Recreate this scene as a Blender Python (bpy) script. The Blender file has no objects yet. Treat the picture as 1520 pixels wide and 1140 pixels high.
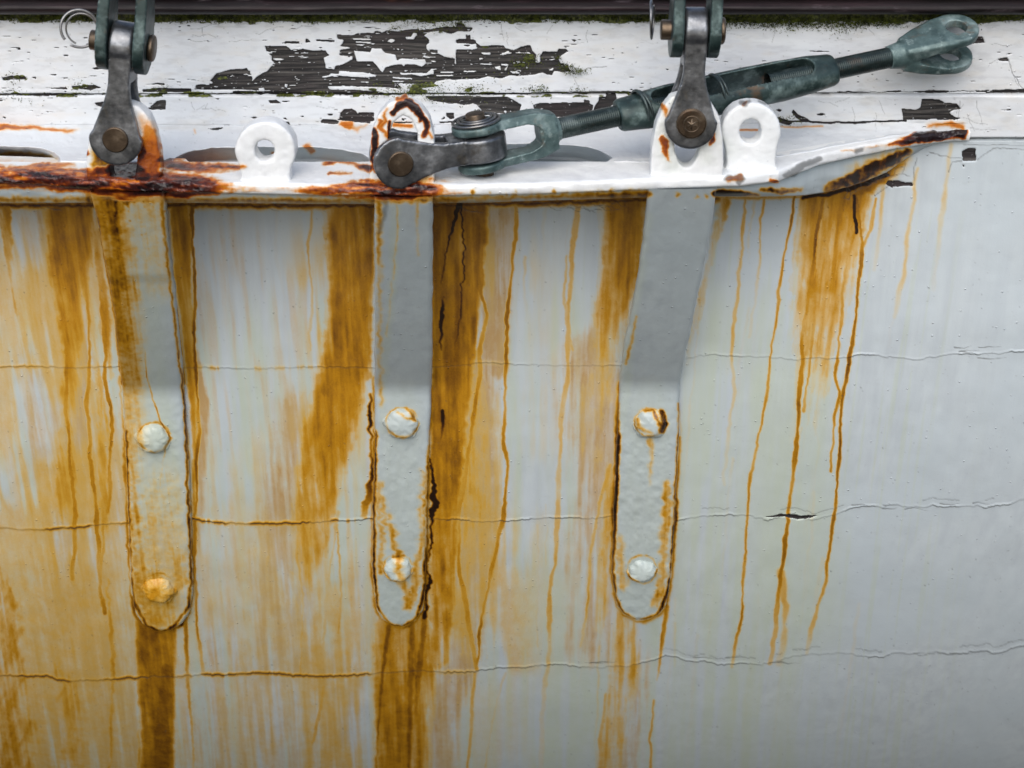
import bpy, bmesh, math, random
import numpy as np
from mathutils import Vector, Matrix
random.seed(7)
R = math.radians
sc = bpy.context.scene
COL = sc.collection

# ------------------------------------------------------------------ camera, light, exposure
PITCH = R(25); D = 1.9; K = 0.8e-3 / D
DIR = np.array([0, math.cos(PITCH), -math.sin(PITCH)])
UP = np.array([0, math.sin(PITCH), math.cos(PITCH)])
CAM = -D * DIR
cam = bpy.data.cameras.new('camera'); cam_o = bpy.data.objects.new('camera', cam); COL.objects.link(cam_o)
cam_o.location = CAM; cam_o.rotation_euler = (R(90) - PITCH, 0, 0)
cam.sensor_width = 36; cam.lens = 36 / (1520 * K); cam.clip_start = .05; cam.clip_end = 200
cam.dof.use_dof = True; cam.dof.focus_distance = 1.85; cam.dof.aperture_fstop = 9.0
sc.camera = cam_o

world = bpy.data.worlds.new('World'); sc.world = world; world.use_nodes = True
wn = world.node_tree.nodes; wl = world.node_tree.links
bg = wn['Background']; sky = wn.new('ShaderNodeTexSky'); sky.sky_type = 'NISHITA'; sky.sun_disc = False
SUN_EL, SUN_AZ = 45, 188            # azimuth measured so that the sun stands in front of the hull, behind the camera
sky.sun_elevation = R(SUN_EL); sky.sun_rotation = R(SUN_AZ)
sky.air_density = 1.0; sky.dust_density = 2.4; sky.ozone_density = 1.0
wl.new(sky.outputs[0], bg.inputs[0]); bg.inputs[1].default_value = 0.11
sun = bpy.data.lights.new('sun', 'SUN'); sun.energy = 1.45; sun.angle = R(60); sun.color = (1.0, .97, .93)
sun_o = bpy.data.objects.new('sun', sun); COL.objects.link(sun_o)
sd = Vector((math.cos(R(SUN_EL)) * math.sin(R(SUN_AZ)), math.cos(R(SUN_EL)) * math.cos(R(SUN_AZ)), math.sin(R(SUN_EL))))
sun_o.rotation_euler = sd.to_track_quat('Z', 'Y').to_euler()
vs = sc.view_settings; vs.view_transform = 'Standard'; vs.look = 'None'; vs.gamma = 1; vs.use_curve_mapping = False
vs.exposure = 0.58

# ------------------------------------------------------------------ projection helpers (photo pixel -> real point)
def ray(px, py):
    px = np.asarray(px, float); py = np.asarray(py, float)
    return DIR + ((px - 760) * K)[..., None] * np.array([1., 0, 0]) + ((570 - py) * K)[..., None] * UP
def cast(px, py, Y):
    r = ray(px, py); t = (Y - CAM[1]) / r[..., 1]
    return CAM + r * t[..., None]
def castz(px, py, Z):
    r = ray(px, py); t = (Z - CAM[2]) / r[..., 2]
    return CAM + r * t[..., None]
def castf(px, py, f, n=12):
    Y = np.zeros(np.broadcast(px, py).shape)
    for _ in range(n):
        P = cast(px, py, Y); Y = f(P[..., 2])
    return cast(px, py, Y)
def project(P):
    v = np.asarray(P) - CAM; d = v @ DIR
    return 760 + v[..., 0] / d / K, 570 - (v @ UP) / d / K
def hullY(Z): return .36 * np.clip(.14 - Z, 0, 9) ** 2

# ------------------------------------------------------------------ noise
def _h(ix, iy, s):
    n = (ix.astype(np.int64) * 374761393 + iy.astype(np.int64) * 668265263 + s * 1274126177) & 0xffffffff
    n = ((n ^ (n >> 13)) * 1103515245) & 0xffffffff
    n = ((n ^ (n >> 16)) * 2654435761) & 0xffffffff
    return ((n >> 8) & 0xffff).astype(np.float32) / 65535.
def vn(x, y, s=0):
    fx = np.floor(x); fy = np.floor(y); tx = (x - fx).astype(np.float32); ty = (y - fy).astype(np.float32)
    tx = tx * tx * (3 - 2 * tx); ty = ty * ty * (3 - 2 * ty)
    a = _h(fx, fy, s); b = _h(fx + 1, fy, s); c = _h(fx, fy + 1, s); d = _h(fx + 1, fy + 1, s)
    return (a + (b - a) * tx) * (1 - ty) + (c + (d - c) * tx) * ty
def fbm(x, y, s=0, o=3):
    r = 0; a = .5; n = 0
    for i in range(o):
        r = r + a * vn(x * 2 ** i + 17 * i, y * 2 ** i + 9 * i, s + i); n += a; a *= .5
    return r / n
def ss(a, b, x):
    t = np.clip((x - a) / (b - a), 0, 1); return t * t * (3 - 2 * t)

# ------------------------------------------------------------------ stain maps, laid out over the hull surface
X0, X1, Y0, Y1 = -160, 1680, -12, 1240
GX, GY = np.meshgrid(np.arange(X0, X1, dtype=np.float32), np.arange(Y0, Y1, dtype=np.float32))
WX = (fbm(GX / 30, GY / 9, 3, 3) - .5) * 2          # wobble used by drips
WY = (fbm(GX / 9, GY / 9, 5, 3) - .5) * 2
def new(): return np.zeros_like(GX)
def stroke(F, pts, soft=2., wob=0., gain=1., add=False):
    """pts: (x, y, width, value)"""
    pts = [tuple(p) + (pts[0][2:] if len(p) == 2 else ()) for p in pts]
    m = max(p[2] for p in pts) / 2 + soft + wob + 2
    for (xa, ya, wa, va), (xb, yb, wb, vb) in zip(pts[:-1], pts[1:]):
        i0 = int(max(0, min(ya, yb) - m - Y0)); i1 = int(min(GX.shape[0], max(ya, yb) + m - Y0 + 1))
        j0 = int(max(0, min(xa, xb) - m - X0)); j1 = int(min(GX.shape[1], max(xa, xb) + m - X0 + 1))
        if i1 <= i0 or j1 <= j0: continue
        gx = GX[i0:i1, j0:j1] + WX[i0:i1, j0:j1] * wob; gy = GY[i0:i1, j0:j1] + WY[i0:i1, j0:j1] * wob * .6
        dx, dy = xb - xa, yb - ya; L = dx * dx + dy * dy + 1e-6
        t = np.clip(((gx - xa) * dx + (gy - ya) * dy) / L, 0, 1)
        d = np.hypot(gx - xa - t * dx, gy - ya - t * dy)
        w = (wa + (wb - wa) * t) / 2; v = va + (vb - va) * t
        val = v * ss(0, 1, np.clip((w + soft / 2 - d) / soft, 0, 1)) * gain
        S = F[i0:i1, j0:j1]; np.maximum(S, val, out=S)
def poly_mask(poly, gx, gy):
    ins = np.zeros(gx.shape, bool); n = len(poly)
    for i in range(n):
        x1, y1 = poly[i]; x2, y2 = poly[(i + 1) % n]
        if y1 == y2: continue
        c = (gy < y1) != (gy < y2)
        ins ^= c & (gx < (x2 - x1) * (gy - y1) / (y2 - y1) + x1)
    return ins
def fillpoly(F, poly, val, wx=0., wy=0.):
    xs = [p[0] for p in poly]; ys = [p[1] for p in poly]; m = 4 + max(wx, wy)
    i0 = int(max(0, min(ys) - m - Y0)); i1 = int(min(GX.shape[0], max(ys) + m - Y0 + 1))
    j0 = int(max(0, min(xs) - m - X0)); j1 = int(min(GX.shape[1], max(xs) + m - X0 + 1))
    if i1 <= i0 or j1 <= j0: return
    acc = 0
    for ox, oy in ((-.33, -.25), (.33, -.25), (-.33, .25), (.33, .25)):   # sub-pixel coverage
        gx = GX[i0:i1, j0:j1] + ox + WX[i0:i1, j0:j1] * wx; gy = GY[i0:i1, j0:j1] + oy + WY[i0:i1, j0:j1] * wy
        acc = acc + poly_mask(poly, gx, gy)
    acc = (acc / 4.).astype(np.float32)
    S = F[i0:i1, j0:j1]; S[:] = S * (1 - acc) + val * acc
def sample(F, px, py):
    h, w = F.shape
    u = np.abs(np.asarray(px, float) - X0); u = np.where(u > w - 1.001, 2 * (w - 1.001) - u, u); u = np.clip(u, 0, w - 1.001)
    v = np.clip(np.asarray(py, float) - Y0, 0, None); v = np.where(v > h - 1.001, 2 * (h - 1.001) - v, v); v = np.clip(v, 0, h - 1.001)
    i = v.astype(int); j = u.astype(int); a = (u - j).astype(np.float32); b = (v - i).astype(np.float32)
    return (F[i, j] * (1 - a) + F[i, j + 1] * a) * (1 - b) + (F[i + 1, j] * (1 - a) + F[i + 1, j + 1] * a) * b
def walk(x, y, ang, n, step, jit):
    pts = [(x, y)]
    a0_ = ang
    for _ in range(n):
        ang = a0_ + random.uniform(-1.2, 1.2) * jit; s = step * random.uniform(.5, 1.4)
        x += s * math.cos(ang); y += s * math.sin(ang); pts.append((x, y))
    return pts
def thin(F, pts, w, v, soft=.9, wob=0.):
    stroke(F, [(p[0], p[1], w, v) for p in pts], soft, wob)

# strap outlines: rows of (y, left x, right x)
STRAPS = [
    [(276, 131, 242), (300, 137, 244), (340, 147, 248), (400, 157, 253), (412, 160, 255), (470, 168, 262), (560, 178, 270), (640, 185, 276), (740, 188, 281), (850, 193, 285), (885, 196, 285), (912, 200, 281), (927, 210, 271), (936, 224, 256), (939, 236, 245)],
    [(280, 555, 642), (400, 556, 642), (560, 555, 641), (650, 557, 638), (760, 553, 634), (850, 552, 632), (885, 556, 630), (908, 559, 627), (920, 567, 619), (929, 580, 607), (932, 592, 599)],
    [(268, 964, 1067), (360, 955, 1053), (440, 943, 1037), (510, 928, 1022), (570, 920, 1010), (650, 916, 1008), (760, 911, 1003), (850, 908, 997), (880, 912, 993), (900, 916, 989), (913, 926, 979), (920, 940, 965), (922, 950, 957)],
]
BEND = [575, 572, 568]

och, tan, dirt, grn, bare, rust, hgt = (new() for _ in range(7))
S_ = GX + 0                                            # streak coordinate follows the fall line
S_ = 760 + (GX - 760) * (1 + .00025 * (GY - 300))
st1 = fbm(S_ / 9, GY / 120, 11, 3); st2 = fbm(S_ / 3.2, GY / 70, 21, 2); fe = .55 * fbm(S_ / 7, GY / 50, 31, 4) + .45 * fbm(GX / 12, GY / 20, 33, 4); fb = fbm(GX / 45, GY / 90, 41, 3)

A_o, A_t = new(), new()
def col(F, pts, soft=26, wob=7): stroke(F, pts, soft * 1.35, wob * .45)
# --- tan washes
col(A_t, [(60, 300, 90, .55), (90, 600, 130, .62), (95, 900, 140, .66), (100, 1240, 160, .6)], 40)
col(A_t, [(110, 420, 46, .95), (112, 700, 56, .9), (90, 1000, 60, .7), (80, 1240, 60, .6)], 22)
col(A_t, [(262, 300, 40, .7), (278, 520, 34, .8), (298, 600, 26, .9), (296, 760, 18, .7), (292, 860, 12, .3)], 10, 6)
col(A_t, [(340, 300, 40, .42), (330, 520, 20, .2)], 30)
col(A_t, [(150, 620, 70, .7), (150, 1000, 90, .7)], 30)
col(A_t, [(470, 1020, 160, .6), (470, 1240, 170, .6)], 50)
col(A_o, [(700, 560, 60, .55), (700, 760, 74, .55), (690, 960, 50, .5)], 30)
col(A_t, [(450, 620, 90, .7), (430, 800, 110, .72), (410, 1000, 110, .5), (400, 1240, 120, .45)], 44)
col(A_t, [(330, 780, 70, .3), (330, 1000, 120, .45), (330, 1240, 160, .5)], 40)
col(A_t, [(705, 540, 60, .8), (705, 760, 80, .95), (690, 960, 70, .7), (650, 1080, 60, .7), (650, 1240, 50, .6)], 26)
col(A_t, [(740, 300, 60, .75), (735, 540, 50, .8)], 16)
col(A_t, [(880, 540, 100, .75), (890, 720, 90, .68), (880, 960, 70, .5)], 44)
col(A_t, [(940, 980, 60, .5), (915, 1240, 60, .5)], 26)
col(A_t, [(160, 830, 50, .6), (180, 1000, 60, .7), (170, 1240, 100, .7)], 30)
# --- ochre, mustard washes; upper ends deepened to carry shade below the plate too
col(A_o, [(105, 300, 80, 1.0), (104, 400, 70, .90), (108, 520, 44, .78), (98, 680, 44, .72), (90, 860, 40, .62)], 26)
col(A_o, [(150, 480, 22, .7), (152, 640, 26, .68), (158, 820, 22, .6)], 14)
col(A_o, [(30, 620, 26, .45), (24, 760, 40, .55)], 26)
col(A_o, [(6, 300, 22, 1.), (14, 390, 16, .7), (26, 480, 8, .7), (34, 560, 5, .4)], 7)
col(A_o, [(140, 320, 18, .7), (158, 460, 16, .85), (164, 560, 14, .8)], 10)
col(A_o, [(268, 300, 34, 1.05), (272, 420, 26, .9), (284, 540, 16, .85), (289, 680, 8, .9), (287, 800, 6, .8), (286, 900, 5, .6)], 6, 4)
col(A_o, [(520, 300, 74, 1.08), (518, 430, 70, 1.0), (512, 540, 76, 1.02), (488, 640, 84, .98), (470, 740, 76, .90), (455, 850, 56, .66), (440, 950, 36, .42)], 28)
col(A_o, [(545, 300, 24, 1.15), (545, 560, 16, .8)], 10)
col(A_o, [(686, 300, 80, 1.25), (682, 420, 74, 1.1), (674, 560, 62, 1.08), (664, 700, 50, 1.04), (658, 850, 44, .98), (652, 980, 38, .85)], 16, 8)
col(A_o, [(652, 300, 30, 1.25), (650, 560, 22, 1.05), (645, 900, 14, .9)], 8)
col(A_o, [(925, 300, 70, 1.2), (922, 400, 66, 1.08), (905, 500, 50, .8), (880, 620, 70, .4), (880, 760, 50, .3)], 34)
col(A_o, [(905, 700, 20, .7), (900, 800, 24, .75), (890, 930, 24, .5)], 14)
col(A_o, [(1075, 300, 20, .8), (1055, 380, 12, .5), (1035, 470, 18, .5), (1020, 540, 10, .4)], 8, 8)
col(A_o, [(1240, 290, 112, 1.0), (1225, 400, 98, .86), (1208, 500, 84, .66), (1198, 590, 66, .44), (1184, 720, 50, .24)], 26, 7)
col(A_o, [(1262, 280, 50, 1.1), (1262, 330, 34, .95), (1250, 420, 20, .6)], 16, 6)
col(A_o, [(1120, 292, 10, .6), (1110, 400, 10, .25)], 8)
# foot of strap 1
col(A_o, [(232, 925, 62, 1.2), (232, 1000, 58, 1.1), (234, 1120, 52, 1.15), (236, 1240, 50, 1.1)], 12, 4)
col(A_o, [(246, 990, 20, 1.4), (240, 1100, 34, 1.42), (238, 1240, 30, 1.35)], 14, 4)
col(A_o, [(205, 940, 8, .9), (208, 1240, 6, .7)], 6)
col(A_o, [(276, 920, 8, 1.), (278, 1000, 7, .9), (288, 1140, 6, .85), (290, 1240, 6, .7)], 4, 4)
# foot of strap 2
col(A_o, [(600, 930, 88, 1.0), (600, 1000, 100, .95), (598, 1100, 90, .95), (594, 1240, 84, .9)], 24, 5)
col(A_o, [(577, 930, 9, 1.5), (568, 1000, 8, 1.45), (560, 1100, 6, 1.2), (556, 1240, 6, 1.1)], 6, 4)
col(A_o, [(612, 925, 12, 1.4), (610, 1000, 14, 1.35), (607, 1140, 10, 1.25), (604, 1240, 8, 1.1)], 8, 4)
col(A_o, [(630, 920, 12, 1.4), (622, 1000, 14, 1.35), (618, 1060, 10, 1.0)], 8, 4)
# foot of strap 3
col(A_o, [(928, 915, 44, .62), (928, 1000, 50, .6), (905, 1130, 44, .5), (900, 1240, 40, .4)], 18, 5)
col(A_o, [(990, 900, 8, 1.1), (984, 950, 8, 1.05), (976, 1010, 4, .7)], 4, 3)
# lower left feathering
col(A_o, [(-60, 780, 70, .8), (10, 900, 60, .75), (14, 1000, 70, .8), (30, 1240, 90, .7)], 40, 16)
col(A_o, [(90, 1000, 50, .62), (110, 1100, 60, .72), (120, 1240, 70, .6)], 30, 12)
col(A_o, [(160, 860, 8, .6), (168, 980, 10, .75), (164, 1130, 8, .7), (160, 1240, 8, .6)], 6)
diag = fbm((GX + GY * .55) / 7, (GY - GX * .4) / 40, 51, 3)
low = ss(650, 900, GY) * ss(200, 60, GX)
m = A_t + .55 * (st1 - .5) + .35 * (st2 - .5) + .35 * (fe - .5) + .3 * (fb - .5)
tan = np.clip(ss(.02, 1.05, m + .20 * (fe - .5) + .25 * (st1 - .5)) * ss(0, .25, A_t), 0, 1)
m4 = A_t + .6 * (fbm(S_ / 5, GY / 24, 45, 4) - .5) + .5 * (st1 - .5)
tan = np.clip(tan * .85 + ss(0, .25, A_t) * (.16 * ss(.50, .54, m4) + .12 * ss(.78, .82, m4)), 0, 1)
spk = ss(.70, .80, fbm(GX / 2.2, GY / 3.5, 37, 2)) * A_t * ss(520, 640, GY) * ss(640, 680, GX) * ss(780, 750, GX)
spk2 = .6 * ss(.72, .82, fbm(GX / 2.6, GY / 5, 39, 2)) * A_t * ss(600, 700, GY) * ss(560, 300, GX)
m = A_o * 1.04 + .45 * (st1 - .5) + .22 * (st2 - .5) + .60 * (fe - .5) + .45 * (fb - .5) + low * (diag - .5) * .35
m3 = A_o + .62 * (fbm(S_ / 5, GY / 26, 35, 4) - .5) + .5 * (fb - .5) + .3 * (st1 - .5)
och = np.clip(ss(.22, 1.45, m) * ss(0, .3, A_o) * 1.0, 0, 1.2) * .82 + ss(0, .3, A_o) * (.10 * ss(.42, .47, m3) + .09 * ss(.66, .70, m3) + .07 * ss(.40, .44, m3) * ss(.54, .46, m3) - .03)
och = np.clip(och, 0, 1.2); och = np.where(och > .5, .5 + (och - .5) * .66, och)
och = np.maximum(och, .42 * np.maximum(spk, spk2))
zone = np.maximum(np.maximum(ss(300, 120, GX), ss(400, 470, GX) * ss(560, 520, GX)), np.maximum(.55 * ss(560, 540, GX) * ss(560, 760, GY), ss(640, 660, GX) * ss(860, 740, GX) * (1 - .7 * ss(990, 1010, GY)))) * ss(290, 420, GY)
och = np.maximum(och, .36 * zone * ss(.40, .66, fb * .6 + st1 * .4 + .1 * (fe - .5) + .12 * ss(400, 100, GX) + .08 * ss(640, 900, GY)))
grn = ss(.20, .75, fbm(S_ / 14, GY / 150, 61, 3) * ss(300, 520, GY) * .95 * ss(1420, 1100, GX)) * .95
grn = np.maximum(grn, ss(1090, 1130, GX) * ss(1280, 1200, GX) * ss(480, 560, GY) * ss(1010, 900, GY) * (.5 + .7 * st1))
grn = np.maximum(grn, .55 * ss(.62, .75, fbm(S_ / 5, GY / 220, 63, 2)) * ss(280, 340, GY) * ss(1500, 1300, GX) * ss(600, 1000, GX))
tan = np.maximum(tan, .42 * ss(.42, .75, st1) * ss(290, 400, GY) * ss(900, 500, GX))

# --- drips: thin meandering runs
def drip(pts, w, v, soft=2.2, F=None):
    L_ = [0.]
    for a, b in zip(pts[:-1], pts[1:]): L_.append(L_[-1] + math.hypot(a[0] - b[0], a[1] - b[1]))
    n_ = max(3, int(L_[-1] / 9)); q = np.linspace(0, L_[-1], n_); sd_ = random.uniform(0, 900)
    f_ = lambda k: np.interp(q, L_, [(p[k] if k < 2 else (p[2] if len(p) > 2 else 1)) for p in pts])
    wv = .45 + 1.15 * fbm(q / 34 + sd_, q * 0 + 3, 501, 3); vv = .62 + .62 * fbm(q / 60 + sd_, q * 0 + 8, 503, 3); wx_ = (fbm(q / 40 + sd_, q * 0, 505, 3) - .5) * 9
    stroke(och if F is None else F, list(zip(f_(0) + wx_, f_(1), w * wv * 1.05, 1.08 * v * vv * f_(2))), soft, 1.6)
drip([(1180, 292), (1170, 360), (1150, 480), (1140, 560), (1128, 640), (1112, 720), (1108, 800), (1104, 870), (1100, 920), (1090, 965), (1086, 990, .5)], 4.2, .66)
drip([(1226, 290), (1212, 350), (1203, 420), (1193, 500), (1188, 560), (1187, 600), (1184, 650), (1174, 720), (1166, 790), (1160, 850), (1154, 900, .8), (1142, 985, .6)], 6.0, .74)
drip([(1213, 400), (1205, 500), (1198, 560), (1190, 610)], 4.5, .55)
drip([(1270, 285), (1273, 330), (1280, 380), (1274, 450), (1268, 500), (1262, 520), (1252, 570), (1246, 640), (1243, 720), (1236, 780), (1225, 860, .7), (1205, 930, .5), (1198, 970, .3)], 5.0, .76)
drip([(1271, 290), (1272, 345)], 6, 1.05)
drip([(1270, 345), (1255, 390), (1248, 440), (1245, 500), (1240, 560), (1246, 580), (1236, 620), (1232, 700)], 4.5, .60)
drip([(1300, 295), (1290, 340), (1278, 370)], 5, .6)
drip([(1160, 850), (1165, 920), (1160, 985, .5)], 10, .42, 6)
drip([(1105, 294), (1104, 330), (1096, 400), (1092, 460), (1086, 520), (1090, 560, .6), (1084, 640, .5), (1075, 720, .3)], 4.5, .46)
drip([(1135, 296), (1128, 345), (1122, 420, .5), (1115, 500, .3)], 3.5, .5)
drip([(1365, 250), (1348, 330), (1340, 400), (1330, 470, .4)], 6, .40, 4)
drip([(1412, 215), (1404, 280), (1392, 360, .5), (1385, 430, .2)], 6, .3, 4)
drip([(1315, 255), (1310, 300), (1300, 400, .4)], 5, .35, 4)
drip([(768, 300), (762, 400), (752, 480), (750, 560), (748, 620), (752, 690), (750, 750), (738, 800), (724, 880), (712, 940), (706, 990)], 5.5, .66)
drip([(716, 330), (716, 430), (722, 470), (712, 520), (706, 600), (700, 660), (690, 720), (684, 760), (682, 850), (692, 900), (700, 960), (706, 992)], 6, .60)
drip([(706, 1000), (700, 1060), (692, 1140), (690, 1240)], 5, .50)
drip([(752, 1000), (735, 1050), (722, 1140)], 3, .3)
drip([(860, 300), (852, 340), (846, 400), (842, 460), (842, 560), (838, 600), (830, 680), (828, 760), (822, 840), (816, 900), (812, 985, .8), (808, 1050, .5), (802, 1140, .4)], 7, .46, 3)
drip([(840, 380), (836, 440), (850, 520)], 4, .4)
drip([(795, 780), (800, 870), (795, 960)], 3.5, .28)
drip([(905, 690), (890, 740), (876, 830), (870, 900), (862, 960, .5)], 5, .45)
drip([(955, 560), (940, 650), (925, 720), (905, 740)], 3.5, .4)
drip([(72, 350), (85, 420), (96, 500), (100, 640), (110, 760), (108, 860)], 6, .62)
drip([(128, 420), (132, 520), (128, 600), (134, 700), (146, 790), (150, 860), (158, 910)], 6, .62)
drip([(150, 400), (154, 480), (158, 560), (168, 640), (160, 760)], 6, .66)
drip([(150, 560), (150, 700), (155, 780), (150, 900)], 4, .5)
drip([(200, 620), (200, 560)], 3, .4)
drip([(286, 300), (288, 430), (290, 520), (294, 620), (292, 720), (290, 860), (292, 930), (300, 1000, .5)], 5, .72)
drip([(462, 305), (458, 370), (466, 440), (458, 520)], 4, .42)
drip([(500, 780), (506, 860), (502, 940)], 4, .5)
drip([(440, 790), (450, 900), (446, 1000)], 4, .4)
drip([(480, 1020), (465, 1090), (452, 1140), (450, 1200)], 5, .42)
drip([(500, 760), (492, 850), (480, 960)], 4, .35)
drip([(1005, 925, .5), (1002, 990, .2)], 3, .4)
drip([(968, 1040), (966, 1140, 1), (966, 1240)], 4, .48)
drip([(900, 1030), (890, 1140), (886, 1240)], 5, .42)
drip([(1000, 560), (1010, 640), (1005, 720)], 3, .25)
for i in range(170):                                   # many faint runs
    x = random.choice([random.uniform(-150, 540), random.uniform(640, 1330)]); y = random.uniform(290, 960); L = random.uniform(60, 340)
    lean = (760 - x) * .00022; pts = []
    for k in range(8): pts.append((x + lean * L * k / 7 + random.uniform(-2, 2) - .03 * L * k / 7 * (x > 900), y + L * k / 7, 1 - .8 * k / 7))
    v = random.uniform(.08, .34) * (1.0 if x < 900 else .55)
    drip(pts, random.uniform(1.5, 5), v, 3, F=random.choice([och, tan, grn]))
# --- dark rust in the seams beside the straps, below the bend
for si, rows in enumerate(STRAPS):
    for side in (1, 2):
        p = [(r[side] + (-1 if side == 1 else 1), r[0]) for r in rows if r[0] > BEND[si] - 40 + 60 * (si != 1 and side == 2)]
        amp = [(.95, .98), (1.0, 1.05), (1.05, .95)][si][side - 1]
        wd = [(7, 7), (7, 9), (8, 5)][si][side - 1]
        pp = [(np.interp(y_, [q[1] for q in p], [q[0] for q in p]), y_) for y_ in np.arange(p[0][1], p[-1][1], 9)]
        stroke(och, [(x, y, 1.5 + wd * 1.5 * max(0, float(fbm(np.array(y / 45.), np.array(si * 7. + side), 511, 3)) - .22), amp * random.uniform(.8, 1.0) * (.62 + .6 * float(fbm(np.array(y / 60.), np.array(si * 5. + side), 513, 2))) * min(1, .75 + (y - 560) / 600)) for x, y in pp], 7, 2.5)
    p = [(r[side], r[0]) for side in (1,) for r in rows if r[0] > 850] + [(r[2], r[0]) for r in reversed(rows) if r[0] > 850]
    stroke(och, [(x, y + 1, random.uniform(2, 7), random.uniform(.55, 1.05)) for x, y in p], 7, 3)
stroke(och, [(150, 340, 5, .9), (170, 470, 4, .7), (182, 570, 5, .8)], 4, 2)
stroke(och, [(246, 330, 5, 1.1), (256, 420, 5, 1.1), (268, 520, 5, 1.0), (273, 570, 5, .9)], 4, 2)
stroke(och, [(550, 585, 5, .9), (549, 620, 8, 1.05), (551, 660, 4, .85), (552, 700, 6, 1.05), (545, 745, 14, .75), (540, 765, 10, .55)], 6, 5)
stroke(och, [(641, 680, 5, .95), (642, 710, 7, 1.1), (646, 745, 15, 1.05), (639, 775, 6, 1.0), (639, 800, 6, 1.1), (636, 845, 4, .95), (637, 865, 9, 1.1), (633, 895, 5, 1.0), (634, 915, 10, 1.05)], 6, 6)
stroke(och, [(660, 440, 5, .9), (657, 470, 9, 1.15), (654, 520, 5, .9)], 5, 4); stroke(och, [(658, 610, 8, 1.05), (658, 625, 8, 1.0), (654, 660, 4, .8)], 5, 3)
stroke(och, [(682, 300, 10, 1.2), (666, 360, 4, 1.1), (655, 420, 4, 1.0)], 5, 4); stroke(och, [(684, 300, 4, 1.15), (690, 380, 4, 1.05), (682, 470, 4, 1.0), (672, 540, 3, .9)], 4, 4)
stroke(och, [(1000, 700, 6, .8), (1004, 740, 6, .9), (998, 800, 4, .8)], 6, 3)
# --- grime right under the packing piece
UND = [(-160, 302), (130, 302), (260, 301), (560, 303), (700, 301), (960, 294), (1065, 292), (1117, 293), (1195, 291), (1228, 286), (1261, 278), (1289, 268), (1316, 257), (1344, 237), (1371, 221)]
stroke(och, [(x, y + 3, 10, .95) for x, y in UND[:7]], 12, 5)
stroke(och, [(x, y + 1, 5, .6) for x, y in UND[6:9]], 6, 3)
stroke(och, [(x, y + 2, 10, 1.1) for x, y in UND[8:13]], 9, 5)
stroke(och, [(1280, 285, 26, .8), (1310, 262, 26, .8), (1345, 236, 12, .6)], 20, 10)
for i in range(16):
    x = random.uniform(1250, 1330); thin(dirt, walk(x, 300 - (x - 1240) * .5, random.uniform(-2.2, -.2), 6, 7, .9), 1.0, .8)
for x, y, n in ((820, 306, 8), (860, 308, 8), (900, 306, 6), (700, 310, 5), (60, 306, 5), (400, 308, 4)):
    for k in range(n): thin(dirt, walk(x + random.uniform(-30, 30), y + random.uniform(-5, 2), random.uniform(-.4, .4), 4, 6, .5), .8, .7)

# --- plank seams: cracked, lifted paint
SEAMS = [
    [(-160, 542), (0, 545), (60, 544), (140, 545), (250, 545), (360, 546), (420, 545), (500, 544), (545, 546), (645, 543), (700, 540), (720, 538), (760, 541), (900, 543), (1000, 541), (1040, 528), (1100, 530), (1180, 535), (1260, 532), (1290, 527), (1360, 533), (1420, 522), (1470, 520), (1520, 524), (1680, 522)],
    [(-160, 788), (0, 784), (60, 786), (140, 780), (285, 771), (330, 776), (400, 778), (470, 775), (545, 770), (640, 770), (720, 774), (800, 770), (900, 768), (1000, 771), (1060, 765), (1140, 767), (1200, 769), (1240, 761), (1270, 752), (1330, 751), (1400, 755), (1450, 750), (1520, 748), (1680, 746)],
    [(-160, 1006), (0, 1004), (70, 1003), (90, 1010), (100, 1011), (200, 1006), (280, 1002), (390, 999), (440, 1003), (500, 1003), (545, 1001), (620, 996), (700, 998), (740, 992), (800, 988), (830, 985), (860, 990), (930, 989), (985, 976), (1050, 979), (1085, 985), (1130, 985), (1180, 977), (1260, 973), (1340, 974), (1400, 970), (1520, 963), (1680, 960)],
]
cx = np.arange(X0, X1, dtype=np.float32)
for k, sm in enumerate(SEAMS):
    sy = np.interp(cx, [p[0] for p in sm], [p[1] for p in sm]).astype(np.float32)
    st = np.floor(fbm(cx / 38, cx * 0 + k, 71 + k, 3) * 14) / 14.; sy = sy + (st - .5) * (15 if k else 10) * (.25 + .75 * ss(780, 1150, cx)) + (fbm(cx / 5, cx * 0, 75 + k, 3) - .5) * 3.5
    d = GY - sy[None, :]
    vis = ss(.35, .6, fbm(GX / 40, GY * 0 + k, 81 + k, 2)) * .7 + .3
    if k == 0: vis = vis * (.45 + .8 * ss(1000, 1280, GX))
    hgt += (ss(-4, -.8, d) * ss(.8, -.3, d) * .0006 - ss(0, 1, d) * ss(60, 5, d) * .0007) * vis        # lip above, step below
    dirt = np.maximum(dirt, ss(1.5, .3, np.abs(d - 1.0)) * (.30 + .55 * (vis > .75)) * (.55 + .45 * ss(1000, 400, GX)))
    och = np.maximum(och, ss(7, .5, np.abs(d - .6)) * ss(1000, 400, GX) * .75 * ss(.02, .3, och + tan) * (.4 + .6 * vis))
    if k != 0:
        sy2 = sy - 7 - 5 * fbm(cx / 13, cx * 0, 91 + k, 2); d2 = GY - sy2[None, :]
        v2 = (fbm(GX / 30, GY * 0, 95 + k, 2) > .5) * ss(850, 1100, GX)
        dirt = np.maximum(dirt, ss(1.1, .2, np.abs(d2)) * .5 * v2)
fillpoly(bare, [(1135, 768), (1160, 763), (1190, 766), (1215, 764), (1203, 770), (1185, 772), (1165, 768)], 1, 2, 1)
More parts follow.
